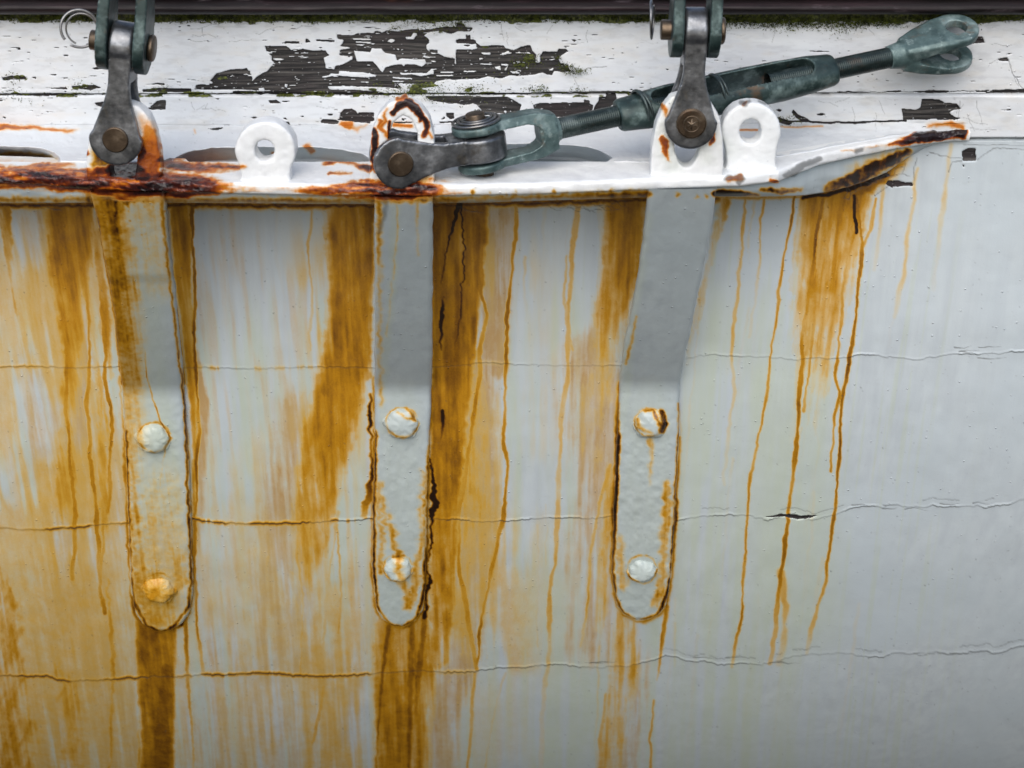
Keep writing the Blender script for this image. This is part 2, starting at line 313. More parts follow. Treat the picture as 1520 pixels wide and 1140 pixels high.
for x, y in ((1440, 516), (1400, 522), (1466, 532), (1330, 756), (1290, 750), (1420, 748), (1130, 984), (1380, 970), (860, 984), (1060, 976)):
    for k in range(2):
        x_ = x + random.uniform(-30, 30); stroke(dirt, [(x_, y, 1.6, .8), (x_ + random.uniform(8, 18), y + random.uniform(-2, 2), 1., .7), (x_ + random.uniform(20, 36), y + random.uniform(-3, 3), .5, .4)], 1., 2.)

# --- bare wood where paint has fallen away (outline tables: origin, scale, polygons, paint islands)
PEEL = [
 ((280, 25), 6.91, [
  [(220,660),(290,580),(330,575),(430,545),(560,540),(600,530),(612,555),(632,560),(652,640),(640,670)],
  [(785,295),(880,300),(1000,300),(1050,340),(1090,350),(1170,330),(1280,350),(1400,345),(1420,380),(1440,400),(1385,420),(1400,480),(1400,530),(1540,550),(1540,770),(60,745),(75,700),(260,685),(230,662),(650,662),(700,610),(760,575),(800,570),(880,470),(855,450),(850,400),(820,380),(870,370),(800,350)],
  [(20,790),(450,785),(460,765),(1540,760),(1540,800),(900,805),(400,800)],
  [(950,250),(1130,255),(1130,275),(950,275)], [(1195,230),(1215,228),(1250,262),(1190,265)], [(1300,235),(1500,240),(1495,260),(1310,250)],
  [(820,865),(900,855),(950,895),(840,890)], [(950,866),(1080,866),(960,878)], [(1430,1000),(1480,1000),(1460,1018)], [(955,1045),(990,1035),(1010,1065)],
  [(980,1080),(1020,1080),(1045,1110),(1000,1100)], [(1350,1080),(1380,1050),(1440,1055),(1520,1100),(1480,1105)], [(230,836),(330,838),(300,848)], [(1075,303),(1150,305),(1140,312)]],
  [[(860,432),(940,425),(1000,440),(900,450)], [(910,465),(945,460),(940,480)], [(715,735),(770,730),(778,762),(720,762)], [(980,690),(1012,695),(1008,728),(985,720)], [(200,760),(330,750),(455,757),(430,785),(220,783)], [(330,632),(390,636),(340,645)], [(1360,620),(1440,600),(1460,580),(1540,590),(1540,604),(1420,632)], [(1425,715),(1540,710),(1540,745),(1440,752)]]),
 ((480, 25), 6.91, [
  [(140,190),(320,190),(340,175),(530,165),(535,145),(580,150),(600,165),(650,145),(760,150),(850,130),(1000,125),(1090,130),(1250,100),(1420,110),(1480,120),(1420,135),(1310,175),(1200,145),(1080,160),(1030,190),(1060,215),(1085,240),(1085,270),(1060,290),(1070,340),(1120,380),(1190,380),(1240,410),(1350,430),(1350,480),(1390,520),(1400,490),(1430,430),(1540,430),(1540,640),(1320,650),(1300,640),(1160,660),(1130,690),(770,690),(800,740),(560,720),(50,710),(-20,715),(-20,630),(120,605),(330,620),(470,625),(550,600),(400,570),(160,560),(110,540),(120,510),(200,490),(300,440),(300,410),(170,400),(175,340),(300,320),(170,300),(200,270),(210,240),(150,225)],
  [(1430,340),(1540,340),(1540,430),(1450,400),(1360,380)], [(1385,230),(1540,230),(1540,265),(1400,270)], [(1435,290),(1500,290),(1480,305)], [(1470,180),(1510,180),(1510,225),(1475,215)], [(-20,345),(50,400),(-20,412)],
  [(1090,335),(1170,340),(1175,375),(1095,365)],
  [(-20,745),(250,750),(560,768),(560,785),(1540,785),(1540,802),(250,806),(-20,806)],
  [(160,1050),(170,990),(210,950),(290,945),(330,965),(360,1000),(370,985),(520,985),(520,1070),(400,1090),(130,1060)], [(1050,820),(1540,815),(1540,890),(1440,910),(1370,890),(1300,895),(1100,860)], [(1260,990),(1340,990),(1340,1050),(1300,1060),(1260,1020)], [(1210,1060),(1240,1025),(1255,1050)],
  [(1180,1080),(1540,1070),(1540,1090),(1200,1095)], [(-20,1060),(120,1060),(180,1090),(130,1105),(-20,1090)], [(40,995),(100,998),(90,1012),(55,1012)], [(720,1078),(920,1080),(900,1095),(730,1095)], [(805,1040),(850,1050),(840,1070),(810,1062)], [(400,1085),(490,1082),(480,1098)]],
  [[(315,350),(480,365),(500,325),(600,330),(630,370),(740,390),(750,450),(800,430),(1040,440),(1050,480),(1010,515),(940,490),(840,490),(830,512),(800,490),(720,495),(640,520),(605,575),(560,520),(500,460),(340,460)], [(840,205),(900,205),(920,165),(960,170),(930,230),(850,232)], [(650,250),(700,225),(740,240),(700,265)], [(160,562),(400,575),(540,605),(470,622),(420,600),(160,602)],
   [(300,225),(480,230),(500,245),(320,240)], [(330,258),(500,262),(480,274),(340,272)], [(300,285),(430,288),(400,300)], [(770,575),(1060,580),(1100,545),(1130,555),(1130,590),(1000,612),(900,592),(800,600)], [(700,620),(900,628),(860,642),(720,634)], [(1190,565),(1340,566),(1320,580),(1200,580)], [(1140,600),(1340,600),(1330,612),(1160,612)], [(700,655),(830,660),(820,672),(710,668)], [(675,560),(705,565),(700,578),(680,575)], [(1420,555),(1470,552),(1470,570),(1430,570)]]),
 ((680, 25), 6.91, [
  [(-20,340),(190,330),(180,270),(200,280),(220,300),(300,300),(380,290),(470,295),(480,320),(570,350),(640,310),(740,290),(760,350),(800,390),(800,470),(840,470),(840,400),(870,360),(960,360),(1020,360),(1030,330),(1110,330),(1130,350),(1080,380),(1040,410),(1030,440),(1050,480),(1130,490),(1145,560),(1080,570),(980,560),(960,600),(900,590),(860,570),(800,590),(700,600),(640,605),(540,600),(430,635),(300,615),(200,640),(-20,650)],
  [(-20,65),(60,70),(80,110),(150,110),(120,150),(20,150),(-20,145)], [(90,180),(130,180),(130,230),(180,240),(185,275),(140,280),(-20,270),(-20,235),(90,235)], [(50,295),(130,290),(100,308)],
  [(-20,820),(510,825),(560,850),(640,900),(650,905),(630,980),(560,1000),(330,985),(320,1010),(290,1010),(250,970),(200,910),(140,885),(50,900),(-20,880)], [(105,1020),(150,980),(230,955),(240,1010),(130,1040)], [(340,1000),(640,1003),(620,1015),(360,1012)], [(25,1030),(100,1025),(90,1062),(40,1060)],
  [(770,905),(850,890),(1000,885),(1290,880),(1295,850),(1350,860),(1350,895),(1385,910),(1370,960),(1110,1030),(810,1030)], [(1390,930),(1440,870),(1450,825),(1570,825),(1570,980),(1380,970)], [(-20,785),(740,790),(860,775),(1540,765),(1540,800),(860,800),(560,806),(-20,806)], [(1160,235),(1220,235),(1190,260)], [(1100,350),(1200,352),(1120,362)]],
  [[(230,370),(330,370),(330,395),(250,390)], [(420,390),(520,350),(530,375),(460,395)], [(370,515),(430,505),(440,550),(390,540)], [(440,485),(520,490),(490,560),(470,550),(500,510),(440,500)], [(920,440),(1000,430),(960,450)], [(920,550),(980,525),(970,555)], [(690,510),(715,520),(700,540)], [(800,430),(830,430),(820,480)], [(210,430),(270,430),(220,447)], [(50,556),(200,558),(190,572),(50,570)], [(120,482),(350,486),(340,498)], [(20,630),(60,632),(40,640)], [(470,965),(500,965),(500,990),(475,985)], [(525,965),(552,968),(548,982)], [(600,600),(640,590),(630,604)], [(530,560),(600,560),(640,585),(560,580)]]),
 ((900, 60), 4.222, [[(0,330),(60,335),(70,400),(0,420)], [(0,318),(150,322),(400,326),(400,334),(0,334)], [(365,177),(392,178),(385,186)]], []),
 ((1220, 10), 6.333, [
  [(750,960),(880,970),(930,950),(940,870),(1110,875),(1150,905),(1270,915),(1310,970),(1240,975),(1200,1000),(1250,1040),(1310,1050),(1250,1065),(900,1065),(830,1065),(760,1065)], [(1420,285),(1510,278),(1530,340),(1410,350)], [(1330,400),(1390,405),(1420,440),(1340,445)],
  [(140,800),(330,798),(460,805),(160,818)], [(560,802),(750,788),(740,802)], [(880,808),(1000,788),(1195,788),(1190,806),(1040,818)], [(1450,795),(1700,790),(1700,806),(1450,806)], [(0,808),(90,812),(60,822),(0,820)]], [[(840,1045),(880,1045),(860,1055)]]),
 ((1160, 0), 3.56, [[(955,800),(990,783),(1028,785),(1028,850),(960,850)], [(550,975),(560,958),(620,955),(640,965),(695,965),(698,985),(650,982),(590,995)], [(1080,478),(1340,470),(1340,492),(1080,495)], [(958,870),(970,872),(964,890)], [(1145,312),(1195,305),(1200,325),(1150,322)]], []),
 ((0, 0), 3.56, [[(10,410),(60,402),(135,408),(135,420),(20,425)], [(380,455),(500,450),(535,465),(480,475),(385,468)], [(780,575),(830,535),(875,530),(875,580),(835,582),(790,580)], [(500,545),(560,538),(550,570),(510,560)],
  [(-500,493),(0,495),(200,498),(350,493),(352,508),(200,510),(0,503),(-500,505)], [(755,475),(850,465),(1010,470),(1010,485),(760,488)], [(755,447),(870,440),(870,450)], [(165,410),(190,408),(188,420)], [(240,468),(350,462),(360,474)], [(488,360),(520,356),(545,366),(500,368)], [(5,620),(30,618),(28,630)], [(330,412),(360,410),(350,420)], [(255,395),(300,392),(290,400)]], []),
 ((240, 0), 3.56, [[(230,678),(340,672),(290,690)], [(-20,470),(150,480),(160,492),(-20,486)], [(90,522),(104,522),(102,530),(92,530)]], []),
 ((1040, 150), 3.62, [[(405,50),(425,45),(442,50),(430,60)], [(620,72),(650,66),(674,72),(650,80)], [(490,60),(500,45),(520,70),(560,90),(590,105),(560,112),(520,95)], [(420,85),(440,95),(500,115),(480,130),(430,120)]], []),
]
for (ox, oy), k, polys, isl in PEEL:
    for p in polys: fillpoly(bare, [(ox + x / k, oy + y / k) for x, y in p], 1., 1.6, .8)
    for p in isl: fillpoly(bare, [(ox + x / k, oy + y / k) for x, y in p], 0., 1.2, .6)
board = ss(200, 190, GY)
# specks of paint left in the grain, and small losses in the paint around
gr = fbm(GX / 14, (GY + 3 * np.sin(GX / 60)) / 1.6, 101, 2)
bare = bare * (1 - .95 * ss(.71, .76, gr) * ss(.52, .60, fbm(GX / 7, GY / 2.5, 103, 2)))
bare = np.maximum(bare, board * ss(.80, .84, gr) * ss(.52, .6, fbm(GX / 60, GY / 14, 105, 2)) * .8)
stroke(bare, [(x, y, 2.6, .95) for x, y in ((1145, 183), (1160, 182), (1185, 180), (1215, 182), (1240, 182), (1275, 182), (1320, 180), (1345, 180))], 1.2, 2)
stroke(bare, [(x, y, 1.2, .8) for x, y in ((1040, 138), (1110, 137), (1240, 138), (1420, 136), (1680, 134))], 1.2, 2)
stroke(bare, [(x, y, 2, .9) for x, y in ((-160, 141), (100, 141), (300, 140), (560, 141), (900, 138), (1050, 138))], 1.2, 1.5)
yy_ = GY + 3.5 * np.sin(GX / 75 + 1) + 9 * (fbm(GX / 90, GY / 40, 107, 2) - .5) + .03 * (GX - 600) * (np.abs(GX - 600) < 400)
fr_ = (yy_ / 6.3 + 1.1 * fbm(GX / 70, GY / 9, 109, 2)) % 1.
grain = ss(.30, .10, np.abs(fr_ - .5)) * ss(.30, .5, fbm(GX / 30, GY / 4, 113, 2))
dirt = np.maximum(dirt, grain * ss(.4, .7, bare) * board * .95)
# green slime on the wood and along the groove
m = fbm(GX / 22, GY / 6, 111, 3)
grn_b = ss(.5, .68, m) * np.maximum(ss(7, 1, np.abs(GY - 140)), 0) * ss(1100, 900, GX) + ss(35, 29, GY + (m - .5) * 14) * .9  # last term: moss band under the rail, also painting in deeper rail shadow
for x, y, rr in ((835, 96, 16), (850, 108, 8), (785, 85, 14), (770, 100, 14), (720, 70, 8), (630, 132, 34), (560, 132, 20), (700, 134, 14), (800, 132, 16), (330, 118, 12), (860, 60, 6), (640, 42, 30), (120, 130, 20), (30, 116, 16), (235, 135, 20), (590, 45, 12), (860, 132, 8)):
    grn_b += ss(rr, rr * .3, np.hypot(GX - x, (GY - y) * 2)) * ss(.42, .6, m)
grn_b = np.clip(grn_b, 0, 1) * board
# hairline cracks on the boards
for i in range(60):
    x = random.uniform(-150, 1660); y = random.choice([random.uniform(36, 136), random.uniform(146, 184)])
    a = random.choice([0, 0, 0, 0, math.pi]); thin(dirt, walk(x, y, a + random.uniform(-.1, .1), random.randint(3, 9), 6, .3), .4, random.uniform(.2, .55))
for x, y, a, n in ((283, 43, 0, 8), (286, 52, 0, 7), (283, 60, .1, 7), (300, 42, 1.5, 3), (340, 62, -.12, 8), (380, 50, -.2, 10), (430, 44, -.1, 8), (284, 152, 1.2, 4), (292, 163, -.6, 3), (300, 162, .1, 8), (308, 154, 1.7, 2), (470, 158, .1, 6), (744, 36, 1.5, 4), (752, 48, 1.6, 4), (765, 40, .6, 4), (820, 38, 1.8, 3), (872, 45, 1.4, 4), (850, 112, 1.2, 6), (1450, 150, 1.3, 7), (1425, 150, 1.8, 6), (1496, 88, 1.1, 10), (1490, 86, 2.6, 5), (1472, 66, 0, 8), (1150, 45, 2, 4), (1290, 43, 1, 3), (1300, 168, 1.6, 6), (1305, 150, 1.4, 4), (1265, 160, 1.5, 5), (1215, 150, .3, 6), (1240, 152, -.1, 5), (1430, 175, .3, 8), (1436, 170, 1.2, 6), (1440, 190, .1, 8), (1420, 168, -1, 4)):
    thin(dirt, walk(x, y, a, n, 5, .38), .5, .8)
for pts in ([(1496, 88), (1503, 108), (1512, 125), (1520, 134)], [(1429, 239), (1414, 240), (1407, 255)], [(1450, 238), (1475, 220), (1520, 222)], [(1428, 236), (1400, 232), (1380, 226)], [(1316, 268), (1325, 262), (1340, 258), (1345, 240)], [(1358, 268), (1356, 250), (1362, 235)], [(1340, 258), (1352, 262)], [(1330, 270), (1300, 290)], [(826, 96), (850, 106), (868, 104), (872, 101), (900, 100)]):
    thin(dirt, pts, .9, .9, 1., 3)
# seam running right from the plate tip
stroke(dirt, [(1420, 207, 2, .95), (1470, 206, 1.6, .9), (1680, 207, 1.6, .9)], 1.4, 1.2); hgt -= ss(3, .5, np.abs(GY - 207)) * ss(1410, 1430, GX) * .0022
stroke(dirt, [(1430, 215, 1, .6), (1520, 216, 1, .6)], 1, 2.)
for i in range(1500):                                   # scattered pits and specks
    x = random.uniform(-150, 1670); y = random.uniform(36, 1230); thin(dirt, [(x, y), (x + random.uniform(-1, 1), y + .5)], random.uniform(.3, 1.4), random.uniform(.3, .8), .8)
# orange stains on the ledge along the seam
stroke(rust, [(-160, 189, 7, .55), (0, 189, 8, .58), (40, 189, 6, .55), (80, 192, 7, .5), (108, 195, 6, .42), (118, 190, 2, .2)], 6, 5)
stroke(rust, [(505, 184, 8, .5), (520, 187, 14, .5), (530, 192, 6, .35), (545, 186, 5, .35)], 7, 6); stroke(rust, [(585, 186, 8, .5), (610, 188, 6, .5)], 5, 3)
stroke(rust, [(457, 218, 10, .45), (461, 224, 10, .5)], 7, 5); stroke(rust, [(405, 228, 6, .5), (412, 229, 8, .55)], 5, 3); stroke(rust, [(288, 193, 3, .4), (290, 198, 3, .3)], 4, 2)
stroke(rust, [(1150, 187, 3, .4), (1180, 189, 3, .4), (1222, 187, 3, .4)], 3, 2); stroke(rust, [(1092, 193, 3, .55), (1126, 193, 3, .55)], 3, 1)
stroke(rust, [(1380, 187, 8, .4), (1410, 184, 10, .5), (1428, 188, 10, .5), (1432, 196, 6, .4)], 8, 5)
stroke(dirt, [(0, 232, 16, .3), (80, 236, 10, .3)], 10, 5); stroke(och, [(0, 234, 14, .8), (34, 231, 12, .9), (80, 237, 10, .8)], 8, 6)
tanB = ss(.45, .8, fbm(GX / 30, GY / 10, 121, 3)) * board * .12
dirt = np.maximum(dirt, board * .34 * ss(.50, .75, fbm(GX / 18, GY / 5, 123, 4)) * np.maximum(np.maximum(ss(52, 33, GY), ss(14, 2, np.abs(GY - 138))), .35))
H = dict(och=och * ss(204, 212, GY) + och * (1 - ss(204, 212, GY)) * ss(240, 236, GY) * ss(222, 228, GY), tan=tan * ss(250, 290, GY) + tanB, rust=rust, dirt=dirt, grn=np.clip(grn * ss(250, 300, GY), 0, .9), bare=bare, moss=grn_b, hgt=hgt)

# ---- front layer: straps, plate, packing piece, eyes
o2, t2, r2, d2, g2, b2 = (new() for _ in range(6))
EDGE = [(-520, 250), (-160, 252), (0, 256), (60, 258), (120, 264), (200, 268), (330, 271), (480, 274), (640, 275), (800, 272), (950, 266), (1060, 262), (1095, 261), (1156, 254), (1189, 241), (1217, 230), (1275, 217), (1338, 205), (1385, 198), (1416, 195), (1428, 190), (1432, 185)]
def ey(x): return float(np.interp(x, [p[0] for p in EDGE], [p[1] for p in EDGE]))
A_r = new()
EP = ((-160, 0, 36, .66), (0, 0, 36, .66), (100, 0, 34, .72), (180, 0, 44, .85), (260, 0, 42, .80), (310, -1, 30, .72), (345, 2, 12, .5), (400, 4, 7, .36), (440, 4, 8, .42), (480, 4, 18, .62), (530, 2, 28, .75), (600, 0, 32, .82), (640, 2, 26, .72), (670, 4, 10, .42), (700, 6, 3, .2))
stroke(A_r, [(x, ey(x) + 6 + o, w, v) for x, o, w, v in EP], 12, 5)
cq = np.arange(-160, 660, 8.)
for off, ph in ((3, 0.), (11, 9.)):
    gate = np.interp(cq, [-160, 100, 180, 260, 320, 345, 470, 500, 560, 620, 650], [.85, .95, 1.15, 1.1, .9, 0, 0, .75, 1.0, 1.1, .5])
    wv = 3 + 12 * np.clip(fbm(cq / 50 + ph, cq * 0 + ph, 521, 3) - .25, 0, 1); oo = (fbm(cq / 60 + ph, cq * 0 + ph, 523, 2) - .5) * 9
    stroke(A_r, [(x, ey(x) + off + o_, w_, 1.12 * g_) for x, o_, w_, g_ in zip(cq, oo, wv, gate)], 9, 5)
stroke(A_r, [(240, 238, 16, .75), (262, 243, 18, .85), (300, 250, 18, .95), (330, 248, 12, .75), (362, 248, 6, .5)], 12, 6)
stroke(A_r, [(480, 244, 8, .6), (500, 239, 6, .7), (530, 244, 8, .75), (548, 250, 12, .8)], 8, 5); stroke(A_r, [(490, 257, 5, .5), (520, 259, 5, .45)], 8, 5)
stroke(A_r, [(20, 250, 8, .5), (60, 248, 12, .75), (110, 245, 10, .5)], 10, 6); stroke(A_r, [(100, 232, 6, .5), (130, 226, 8, .75)], 8, 4)
stroke(A_r, [(640, 266, 8, .5), (665, 267, 6, .5), (680, 266, 2, .3)], 10, 4)
stroke(A_r, [(165, 255, 20, 1.1), (200, 253, 26, 1.2), (215, 262, 20, 1.1)], 10, 5)
stroke(A_r, [(1322, 216, 6, .7), (1345, 209, 12, 1.0), (1370, 201, 20, 1.35), (1400, 194, 26, 1.6), (1426, 191, 26, 1.6)], 8, 5)
stroke(A_r, [(1250, 225, 3, .4), (1318, 216, 5, .55)], 6, 4); stroke(A_r, [(1143, 268, 6, .7), (1152, 269, 6, .7)], 5, 3); stroke(A_r, [(1082, 266, 10, .6), (1100, 263, 10, .6)], 6, 4)
nr = fbm(GX / 30, GY / 4.5, 131, 4); ns = fbm(GX / 5, GY / 3, 141, 3)
r2 = np.clip(A_r * .88 + .95 * (nr - .5) + .25 * (ns - .5), 0, 1.2) * ss(.0, .3, A_r)
# eye of strap 2, 1 and 3
def spot(F, pts, soft=4, wob=5): stroke(F, pts, soft, wob)
spot(r2, [(584, 166, 10, 1.0), (592, 155, 12, 1.05), (606, 153, 13, 1.0), (618, 160, 12, 1.05), (628, 172, 9, 1.0), (622, 178, 6, .9)])
spot(r2, [(588, 146, 6, .55), (600, 144, 8, .6)]); spot(r2, [(556, 192, 7, 1.1), (556, 215, 8, 1.15), (552, 235, 6, 1.0), (560, 250, 12, .8)], 5, 4)
spot(r2, [(628, 176, 9, 1.1), (634, 190, 7, 1.0), (628, 202, 8, .8)], 5, 4); spot(r2, [(572, 160, 5, .4), (569, 185, 8, .5), (572, 205, 6, .45), (562, 180, 6, .6)], 6, 6)
spot(r2, [(636, 196, 5, .45), (640, 204, 5, .5)], 5, 4); spot(r2, [(578, 180, 4, 1.1), (577, 205, 4, 1.0)], 3, 1)
spot(o2, [(560, 230, 14, .5), (632, 262, 20, .6), (625, 250, 16, .6)], 14, 8)
spot(r2, [(212, 175, 12, .28), (222, 195, 26, .42), (224, 220, 34, .55), (222, 240, 36, .62), (222, 258, 36, .6)], 12, 6); spot(r2, [(208, 215, 10, .85), (212, 230, 12, .85), (207, 240, 8, .75)], 8, 6)
spot(o2, [(150, 222, 26, .75), (152, 240, 30, .85), (150, 262, 34, .85)], 10, 5); spot(d2, [(158, 228, 3, .9), (166, 236, 4, .9)], 3, 3); spot(r2, [(163, 250, 8, .75), (140, 252, 6, .7)], 6, 4)
spot(r2, [(980, 150, 7, .5), (984, 158, 9, .5), (990, 178, 6, .35)], 6, 6); spot(r2, [(980, 206, 9, .62), (984, 213, 12, .65), (990, 228, 6, .6), (994, 238, 4, .5)], 5, 6); spot(r2, [(1058, 198, 5, .7), (1057, 208, 8, .8), (1054, 214, 5, .6)], 4, 3)
spot(g2, [(1000, 240, 40, .35), (975, 190, 20, .35), (1050, 230, 26, .35), (1000, 150, 20, .4), (1085, 225, 20, .25)], 26, 10)
spot(d2, [(1098, 152, 6, .8), (1106, 154, 9, .9), (1112, 150, 5, .7)], 3, 3); spot(r2, [(1104, 155, 5, .8), (1108, 151, 3, .6)], 3, 2); spot(d2, [(1126, 150, 3, .8), (1136, 154, 3, .7)], 3, 2)
# chipped zinc coat on the plate edge
for p in ([(1078, 265), (1090, 263), (1102, 264), (1096, 270)], [(1168, 260), (1178, 257), (1190, 249)], [(1178, 252), (1200, 243), (1216, 236)], [(1274, 224), (1280, 222)]):
    spot(d2, [(x, y, 9, .75) for x, y in p], 3, 5)
# packing piece
spot(o2, [(-160, 296, 10, .7), (130, 296, 8, .7), (260, 298, 10, .7), (550, 298, 8, .75), (640, 296, 10, .8), (720, 294, 8, .6), (960, 288, 12, .9)], 10, 7)
spot(o2, [(1066, 288, 14, 1.3), (1100, 288, 12, 1.25), (1125, 290, 4, 1.0)], 7, 4); spot(o2, [(1130, 283, 6, .9), (1160, 284, 8, .95), (1190, 280, 6, .8)], 6, 6)
spot(o2, [(1228, 280, 12, .95), (1260, 268, 20, 1.0), (1290, 254, 22, 1.05), (1318, 240, 18, 1.1), (1345, 226, 14, 1.1)], 9, 8); spot(o2, [(1270, 262, 30, .5), (1320, 238, 26, .6)], 20, 9)
for i in range(25): spot(o2, [(random.uniform(-100, 1060), random.uniform(282, 299), random.uniform(3, 8), random.uniform(.5, .95))] * 2, 5, 6)
# strap stains
spot(o2, [(140, 290, 30, .85), (146, 330, 26, .8), (158, 400, 24, .78), (172, 500, 24, .72), (184, 570, 22, .7)], 16, 6)
spot(o2, [(172, 282, 14, 1.0), (172, 330, 12, .9), (176, 400, 14, .6), (196, 500, 22, .45), (200, 570, 20, .55), (198, 640, 12, .5)], 14, 6)
spot(o2, [(156, 300, 60, .8), (170, 400, 58, .74), (184, 500, 50, .66), (192, 590, 34, .6), (198, 700, 24, .45)], 40, 6); spot(o2, [(225, 300, 60, .34), (235, 420, 50, .22)], 30, 6); spot(g2, [(200, 300, 80, .5), (215, 560, 70, .5), (232, 700, 80, .85), (240, 900, 80, .9)], 30, 5); spot(o2, [(240, 720, 60, .25), (240, 900, 80, .42)], 40, 8)
spot(g2, [(597, 600, 60, .3), (594, 760, 70, .4), (592, 920, 70, .45)], 30, 5); spot(g2, [(965, 600, 70, .35), (958, 760, 80, .4), (952, 910, 80, .45)], 30, 5)
spot(o2, [(192, 286, 30, 1.0), (190, 300, 14, .9)], 10, 8); spot(o2, [(240, 290, 8, .8), (243, 330, 6, .7), (252, 420, 4, .8), (262, 500, 4, .8), (270, 560, 4, .9), (276, 640, 5, .9), (280, 760, 5, .9), (284, 860, 5, .95)], 4, 3)
spot(o2, [(218, 560), (225, 590), (234, 610), (245, 640), (254, 650), (244, 668), (242, 690), (236, 710), (236, 730)] and [(216, 520, 1.5, .5), (218, 560, 2, .7), (228, 595, 2.5, .75), (238, 625, 2.5, .75), (250, 645, 3, .75), (254, 650, 3, .7), (245, 668, 2, .6), (241, 690, 2, .5), (236, 730, 2, .4)], 2, 2)
spot(o2, [(187, 640, 6, .95), (190, 740, 5, 1.05), (194, 850, 6, 1.0), (201, 900, 7, .95), (218, 930, 6, .95), (240, 938, 6, 1.0), (262, 928, 6, .95), (281, 900, 6, 1.0), (284, 850, 4, .9)], 6, 3)
spot(o2, [(196, 690, 18, .55), (200, 800, 18, .6), (206, 860, 26, .6), (230, 905, 60, .62), (262, 880, 26, .6), (266, 830, 26, .5)], 24, 12)
spot(t2, [(240, 800, 60, .45), (240, 900, 70, .7)], 40, 10)
for i in range(60): spot(o2, [(random.gauss(200, 28), 286 + abs(random.gauss(0, 34)), random.uniform(.5, 4), random.uniform(.3, .95))] * 2, 3, 3)
spot(o2, [(560, 290, 8, .7), (563, 350, 8, .6), (563, 470, 5, .4), (566, 600, 6, .5)], 10, 5); spot(g2, [(586, 300, 16, .5), (584, 400, 12, .5), (572, 540, 12, .4), (568, 640, 12, .4)], 8, 4); spot(o2, [(588, 300, 3, .35), (590, 350, 3, .4), (584, 400, 3, .35), (574, 500, 3, .25)], 4, 3)
spot(o2, [(619, 290, 5, .45), (620, 380, 4, .25)], 5, 3); spot(d2, [(566, 300, 8, .4), (572, 296, 8, .5), (562, 345, 5, .6)], 5, 6)
spot(o2, [(558, 640, 6, .95), (556, 700, 6, 1.0), (555, 760, 6, 1.05), (555, 850, 6, 1.1), (561, 900, 4, 1.0), (577, 926, 4, .95), (597, 932, 4, 1.0), (620, 915, 6, 1.0), (630, 880, 7, 1.05), (634, 800, 5, 1.05), (636, 700, 5, 1.0), (638, 640, 3, .8)], 6, 3)
spot(o2, [(628, 700, 8, .6), (626, 780, 10, .6), (620, 850, 12, .6), (610, 900, 14, .7), (560, 720, 10, .5), (566, 850, 8, .6)], 12, 10)
spot(g2, [(575, 680, 14, .4), (578, 800, 14, .4)], 14, 8)
spot(o2, [(945, 470, 4, .5), (930, 540, 5, .6)], 4, 3); spot(g2, [(962, 320, 14, .35), (950, 400, 12, .45), (932, 520, 14, .5), (925, 640, 20, .5)], 14, 6)
spot(o2, [(918, 600, 5, .9), (917, 650, 8, 1.1), (913, 760, 7, 1.15), (910, 850, 6, 1.1), (913, 885, 5, 1.0), (926, 910, 4, .85), (950, 922, 4, .85), (975, 913, 6, .9), (990, 885, 8, 1.1), (997, 850, 5, 1.1), (1002, 760, 5, 1.05), (1006, 660, 4, 1.0), (1008, 600, 4, .8)], 5, 3)
spot(o2, [(994, 720, 12, .6), (990, 760, 16, .65), (986, 830, 12, .5), (980, 880, 16, .7), (970, 895, 14, .5)], 10, 8); spot(o2, [(965, 655, 10, .55), (966, 680, 7, .5), (964, 720, 5, .3)], 6, 4); spot(o2, [(920, 800, 10, .5), (925, 870, 14, .5)], 10, 6)
# bolt heads
for bx, by, br, rr in ((228, 649, 24, .75), (236, 873, 24, .65), (597, 627, 24, .72), (591, 843, 22, .68), (965, 627, 23, .75), (953, 845, 22, .7)):
    spot(o2, [(bx + br * math.cos(a), by + br * .95 * math.sin(a), random.uniform(1.5, 4), rr * random.uniform(.6, 1.2)) for a in np.arange(0, 6.4, .5)], 3, 3)
spot(o2, [(234, 860, 30, .55), (238, 880, 34, .5)], 20, 5)
spot(o2, [(983, 612, 9, 1.05), (986, 626, 10, 1.0), (980, 640, 8, .95), (970, 608, 6, .95), (956, 608, 5, .9)], 5, 5); spot(o2, [(948, 622, 6, .8), (948, 634, 6, .7), (968, 645, 5, .6)], 5, 4)
spot(o2, [(606, 608, 5, .8), (612, 616, 5, .85), (618, 625, 4, .8), (590, 612, 3, .7)], 4, 4); spot(o2, [(583, 826, 5, .8), (598, 824, 4, .8)], 4, 4)
for i in range(260): spot(d2, [(random.uniform(900, 1010), random.uniform(580, 915), random.uniform(.5, 1.6), random.uniform(.1, .4))] * 2, 2, 2)
o2 = np.clip(o2 + .7 * (fe - .5) * ss(.0, .4, o2) + (.3 * (st2 - .5) + .3 * (ns - .5)) * ss(0, .3, o2), 0, 1.3)
FR = dict(och=o2 * .92, tan=t2, rust=r2, dirt=d2, grn=np.clip(g2 * (.6 + .8 * fe), 0, 1), bare=b2, moss=b2, hgt=b2)

